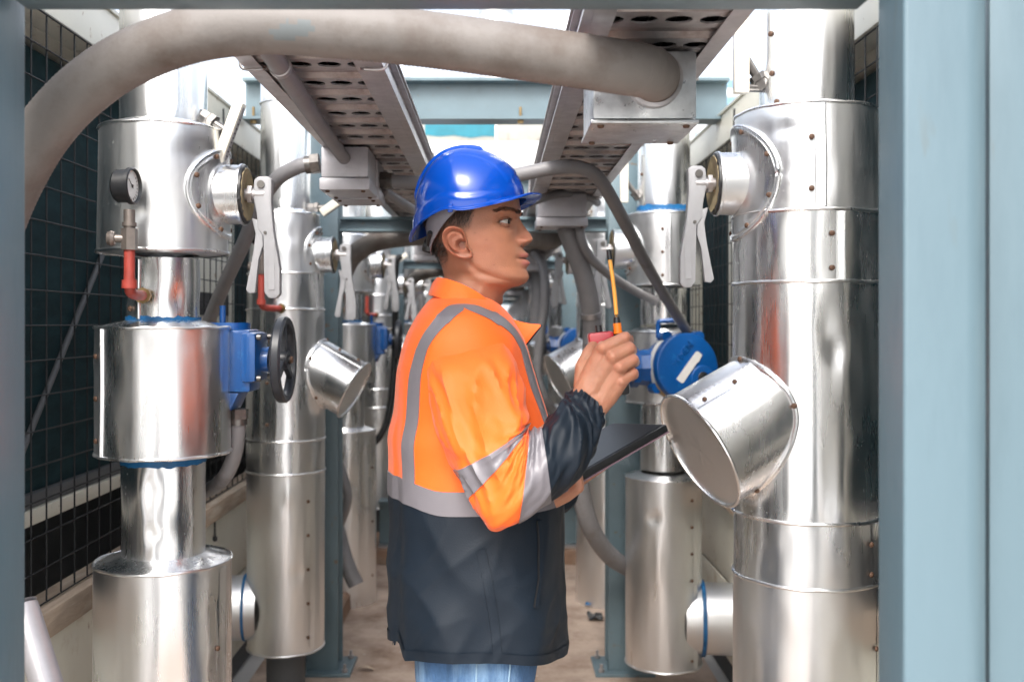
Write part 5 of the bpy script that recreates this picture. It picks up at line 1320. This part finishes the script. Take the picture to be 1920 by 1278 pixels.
for a, b in ((5.95, 7.05), (11.0, 13.0)):
    q = MB(); q.grid([sl_rows(a, a, 0 or 1, -.002)[0]] + sl_rows(a + .02, b - .02, 22, .0024) + [sl_rows(b, b, 1, -.002)[0]], closed=True); q.build('reflective_band', BAND, jacket)
# far sleeve
fs = spline([P(878, 640, 2.06), P(880, 680, 2.13), P(890, 760, 2.17), P(915, 850, 2.18), P(950, 925, 2.15), P(985, 935, 2.09), P(1015, 930, 2.03), P(1036, 924, 1.98), P(1050, 918, 1.945)], 10)
q = MB(); q.tube([p - WL_ for p in fs], .06, 32, rf=lambda f, i: .082 - .045 * f + .004 * math.sin(i * .9)); 
for j, f in enumerate(q.f):
    c = sum((q.v[i] for i in f), Vector()) / len(f) + WL_; q.mi[j] = 1 if c.x > hx(950) else 0
q.build('sleeve', [ORANGE, NAVY], jacket)
# collar: stand and turned-down leaf
CO = [ # top px,py,depth offset   low px,py,depth offset
 (819, 521, .0, 806, 553, .0), (826, 521.5, -.035, 811, 554, -.05), (842, 525, -.066, 828, 559, -.088), (868, 534.5, -.080, 859, 572, -.108), (897, 550, -.081, 896, 592, -.110), (925, 572, -.066, 930, 616, -.090), (952, 595, -.046, 955, 640, -.058), (985, 606, -.040, 968, 653, -.046), (1013, 609, -.042, 976, 656, -.040)]
def collar_side(sg):
    q = MB(); rows = []; n = 60
    for i in range(n + 1):
        tx, ty, td, lx, ly, ld = cr(CO, (len(CO) - 1) * i / n); f = i / n
        T = P(tx, ty, Y0); T = Vector((T.x * (Y0 + td) / Y0, Y0 + sg * td, CAMZ + (T.z - CAMZ) * (Y0 + td) / Y0)); Lw = P(lx, ly, Y0); Lw = Vector((Lw.x * (Y0 + ld) / Y0, Y0 + sg * ld, CAMZ + (Lw.z - CAMZ) * (Y0 + ld) / Y0))
        ax_ = Vector((hx(880), Y0, T.z)); inw = (ax_ - T); inw.z = 0; inw.normalize(); ow = -inw
        if f > .8: inw = inw.lerp(Vector((-.3, sg * .95, 0)), (f - .8) / .2); ow = -inw
        sd_ = Lw - T; w_ = .0016 * fbm(Vector((f * 7, sg, 2)), 2)
        row = [T + inw * .006 + Vector((0, 0, -.045)) * (1 - .8 * sstep(.75, 1, f)), T + inw * .0045 + Vector((0, 0, -.02)) * (1 - .8 * sstep(.75, 1, f)), T + inw * .003 - Vector((0, 0, .003)), T + Vector((0, 0, .0012)), T + ow * .003 - Vector((0, 0, .002)), T + sd_ * .3 + ow * (.0045 + w_), T + sd_ * .6 + ow * (.0045 + w_), T + sd_ * .85 + ow * (.004 + w_), Lw + ow * .003, Lw - ow * .001, Lw - sd_ * .25 - ow * .0015]
        rows.append([p - WL_ for p in row])
    q.grid(rows)
    # dark inner facing along the turned tip
    return q.build('collar', ORANGE, jacket)
collar_side(1); collar_side(-1)
q = MB(); 
for sg in (1,):
    a, b = P(1013, 609, Y0 - .040) - WL_, P(976, 656, Y0 - .040) - WL_
    q.tube([a + (b - a) * (i / 12) + Vector((.0015, 0, .0)) for i in range(13)], .0028, 8)
q.build('collar_piping', NAVY, jacket)

# ---------------------------------------------------------------- jeans and boots
jeans = link('jeans', None, worker)
def leg_rows(sg):
    rows = []
    for i in range(60):
        f = i / 59; z = .90 - .80 * f
        cxx = hx(900) + .0 - .028 * f; cy = sg * (.088 + .012 * f); a = interp([(0, .118), (.12, .118), (.3, .098), (.55, .075), (.8, .066), (1, .068)], f); b = interp([(0, .098), (.12, .095), (.3, .085), (.55, .07), (1, .066)], f); row = []
        for k in range(48):
            t_ = 2 * PI * k / 48; w_ = .004 * fbm(Vector((math.cos(t_) * 1.5, math.sin(t_) * 1.5 + sg, z * 7)), 2) + .004 * (ridge(Vector((math.cos(t_) * 1.2, math.sin(t_) * 1.2, z * 9 + sg)), 2) - .5) * (1 + sstep(.75, 1, f))
            row.append(Vector((cxx + (a + w_) * math.cos(t_), Y0 + cy + (b + w_) * math.sin(t_), z)) - WL_)
        rows.append(row)
    return rows
for sg in (-1, 1):
    q = MB(); q.grid(leg_rows(sg), closed=True); lg = q.build('trouser_leg', DENIM, jeans)
    rr = leg_rows(sg)
    for kk in (((36 if sg < 0 else 12)), ((40 if sg < 0 else 8))):
        q = MB(); q.tube([r_[kk] * 1.0 + Vector((0, sg * .0008, 0)) for r_ in rr], .0016, 6); q.build('stitched_seam', mat('pale_denim_seam', (.24, .36, .48), .9), lg)
    boot = MB(); rows = []
    for i in range(22):
        f = i / 21; x = -.105 + .30 * f; wv = .046 * (math.sin(PI * min(1, .12 + .88 * f ** .8)) ** .45); hh = interp([(0, .095), (.1, .125), (.42, .125), (.55, .085), (.8, .062), (.95, .048), (1, .02)], f)
        rows.append([Vector((hx(880) - .02 + x, Y0 + sg * .102 + wv * math.cos(a), max(.012, .012 + hh * max(0, math.sin(a)) ** .7))) - WL_ for a in [PI * j / 14 for j in range(15)]])
    boot.grid(rows); boot.box((hx(880) - .125 - WL_.x, sg * .102 - .044, .001), (hx(880) + .17 - WL_.x, sg * .102 + .044, .02), .008); boot.build('boot', BOOT, worker)

# ---------------------------------------------------------------- hard hat
hat = thing('hard_hat', 'glossy blue hard hat with short peak worn by the worker', 'helmet', (hx(880), Y0, 1.60))
HL = Vector(hat.location); hat.rotation_euler = (0, 0, YAW * .8)
RIM = [(0, 1.668), (30, 1.662), (55, 1.649), (78, 1.637), (92, 1.634), (103, 1.640), (114, 1.632), (135, 1.616), (155, 1.598), (180, 1.586)]
ZTOP = 1.7585
def hat_pt(ph, a, off=0.):
    pd = abs(math.degrees((ph + PI) % (2 * PI) - PI)); zr = interp(RIM, pd)
    zr = .25 * interp(RIM, max(0, pd - 6)) + .5 * zr + .25 * interp(RIM, min(180, pd + 6))
    c, s_ = math.cos(ph), math.sin(ph); n = 2.12 - .32 * c
    Rr = 1 / math.sqrt((c / .1085) ** 2 + (s_ / .106) ** 2)
    r_ = Rr * math.cos(a) ** (2 / n); h = math.sin(a) ** (2 / n)
    x, y, z = r_ * c, r_ * s_, zr + (ZTOP - zr) * h
    d = off
    up = sstep(.05, .12, a)
    ay = abs(y)
    front = sstep(.032, .020, x) 
    d += .0058 * sstep(.021, .016, ay) * sstep(.30, .42, a) * front
    d += .0022 * sstep(.062, .0595, ay) * sstep(.28, .34, a) * sstep(.094, .088, x)
    d += .0030 * sstep(.16, .13, a) * (1 - sstep(50, 36, pd))
    nx_ = Vector((c * math.cos(a), s_ * math.cos(a), math.sin(a) * 1.0 + .02)).normalized()
    return Vector((hx(880) + x, Y0 + y, z)) + nx_ * d
def brim_ext(pd): return .007 + .0265 * sstep(62, 30, pd)
n = 180; rows = []
ang = [2 * PI * k / n for k in range(n)]
aa = [PI / 2 * (1 - (1 - i / 54) ** 1.25) for i in range(55)]
for a in reversed(aa): rows.append([hat_pt(p, min(a, PI / 2 - .012)) for p in ang])
def brim(f, dz):
    row = []
    for p in ang:
        pd = abs(math.degrees((p + PI) % (2 * PI) - PI)); b = hat_pt(p, 0); e = brim_ext(pd) * f
        sl = (.016 * f * sstep(62, 25, pd) if pd < 62 else 0) * .0
        row.append(b + Vector((math.cos(p) * e, math.sin(p) * e * (1 if pd > 62 else .75), dz - .002 * f + .010 * (e / .0335) ** 1.4 * sstep(62, 20, pd) * .75)))
    return row
rows += [brim(.25, -.0015), brim(.6, -.0025), brim(.94, -.002), brim(1.0, -.0035), brim(.99, -.0062), brim(.6, -.0068), brim(.1, -.0068)]
for a in aa[2::6]: rows.append([hat_pt(p, min(a, PI / 2 - .012), -.0035 - (.002 if a < .2 else 0)) for p in ang])
q = MB(); q.grid([[p - HL for p in r_] for r_ in rows], closed=True)
top = rows[0]; q.add([p - HL for p in top], [list(range(n))], True); q.build('shell', HATB, hat)
# side slot lug, harness band, ratchet
q = MB(); p_ = hat_pt(-R(100), .0) - HL; q.box((p_.x - .005, p_.y - .004, p_.z - .013), (p_.x + .005, p_.y + .001, p_.z + .004), .002); q.build('slot_lug', HATB, hat)
q = MB(); rows = []
for i in range(61):
    pd = 88 + (272 - 88) * i / 60; ph = R(pd); w_ = abs(pd - 180)
    zt = interp(RIM, 180 - w_) + .008; zb = interp([(0, 1.552), (25, 1.560), (50, 1.585), (68, 1.612), (80, 1.628), (92, 1.640)], w_)
    rx, ry = .0975 - .012 * sstep(60, 0, w_), .0915
    rows.append([Vector((hx(882) + (rx + o_ - .010 * (zt - z) / .05) * math.cos(ph), Y0 + (ry + o_ - .006 * (zt - z) / .05) * math.sin(ph), z)) - HL for z, o_ in ((zt, 0), (zb, 0), (zb, -.002), (zt, -.002))])
q.grid(rows, closed=True); q.build('headband', STRAP, hat)
q = MB(); c_ = P(808, 462, Y0) - HL
M = Matrix.Translation(c_) @ Matrix.Rotation(R(18), 4, 'Y')
q.box((-.006, -.03, -.012), (.006, .03, .012), .004, M); q.lathe([(0, -.016), (.013, -.015), (.014, -.008), (.014, 0)], 24, c_, (1, 0, -.3)); q.build('ratchet_knob', RUBBER, hat)
for sg in (-1, 1):
    q = MB(); q.tube(spline([c_ + Vector((0, sg * .028, .0)), c_ + Vector((.004, sg * .05, .012)), c_ + Vector((.010, sg * .066, .022))], 6), .005, 8); q.build('ratchet_strap', RUBBER, hat)

# ---------------------------------------------------------------- radio and tablet
rax = (P(1142, 470, 1.745) - P(1158, 612, 1.745)).normalized(); rc = P(1143, 684, 1.762)
rs = Vector((rax.z, 0, -rax.x)).normalized(); rd_ = Vector((0, 1, 0))
radio = thing('two_way_radio', 'small red and black radio with amber antenna gripped in the raised hand', 'radio', tuple(rc - rax * .06))
RL = Vector(radio.location)
Mr = Matrix((rs, rd_, rax)).transposed().to_4x4(); Mr.translation = rc - RL
q = MB(); q.box((-.032, -.010, -.055), (.030, .020, .045), .006, Mr); q.build('case', RUBBER, radio)
q = MB(); q.box((-.0325, -.017, .020), (.012, .021, .060), .006, Mr); q.build('front_cover', REDR, radio)
pt = lambda a, b, c: Mr @ Vector((a, b, c))
q = MB(); q.cyl(pt(-.012, .0, .058), pt(-.012, 0, .072), .0058, n=14); q.build('channel_knob', RUBBER, radio)
q = MB(); q.box((-.040, -.010, .022), (-.0335, .012, .042), .002, Mr); q.build('talk_button', RUBBER, radio)
a0 = P(1157, 627, 1.745) - RL; a1 = P(1157.5, 612, 1.745) - RL; a2 = P(1156, 594, 1.745) - RL; a3 = P(1143.5, 486, 1.745) - RL; a4 = P(1141, 468, 1.745) - RL
q = MB(); q.cyl(pt(.013, 0, .04), a1, .0068, n=14); q.build('antenna_base', RUBBER, radio)
q = MB(); q.cyl(a1 - rax * .008, a1 + rax * .006, .0072, n=16); q.cyl(a1 - rax * .012, a1 - rax * .008, .0078, n=16); q.build('antenna_ring', ORNG, radio)
q = MB(); q.cyl(a1 + rax * .006, a2, .0064, .0052, n=14); q.build('antenna_boot', RUBBER, radio)
q = MB(); q.tube(spline([a2, a2 + (a3 - a2) * .35 + Vector((.0012, 0, 0)), a2 + (a3 - a2) * .7 + Vector((.001, 0, 0)), a3], 8), .0036, 12); q.build('antenna_rod', AMBER, radio)
q = MB(); q.cyl(a3 - rax * .001, a4, .0046, .0040, n=12); q.build('antenna_tip', RUBBER, radio)
tab = thing('tablet', 'dark tablet computer held flat below the sleeve cuff', 'tablet', tuple(Tp(.13, .095)))
TL = Vector(tab.location); Mt = Matrix((te, tf, tn)).transposed().to_4x4(); Mt.translation = TA - TL
q = MB(); q.box((0, 0, -.0075), (.262, .188, .0075), .004, Mt); q.build('case', RUBBER, tab)
q = MB(); q.box((.006, .006, .0076), (.256, .182, .0084), 0, Mt); q.build('screen', SCREEN, tab)
q = MB(); q.box((.0, .0, -.0105), (.262, .188, -.0076), .001, Mt); q.build('back_cover', PINKC, tab)
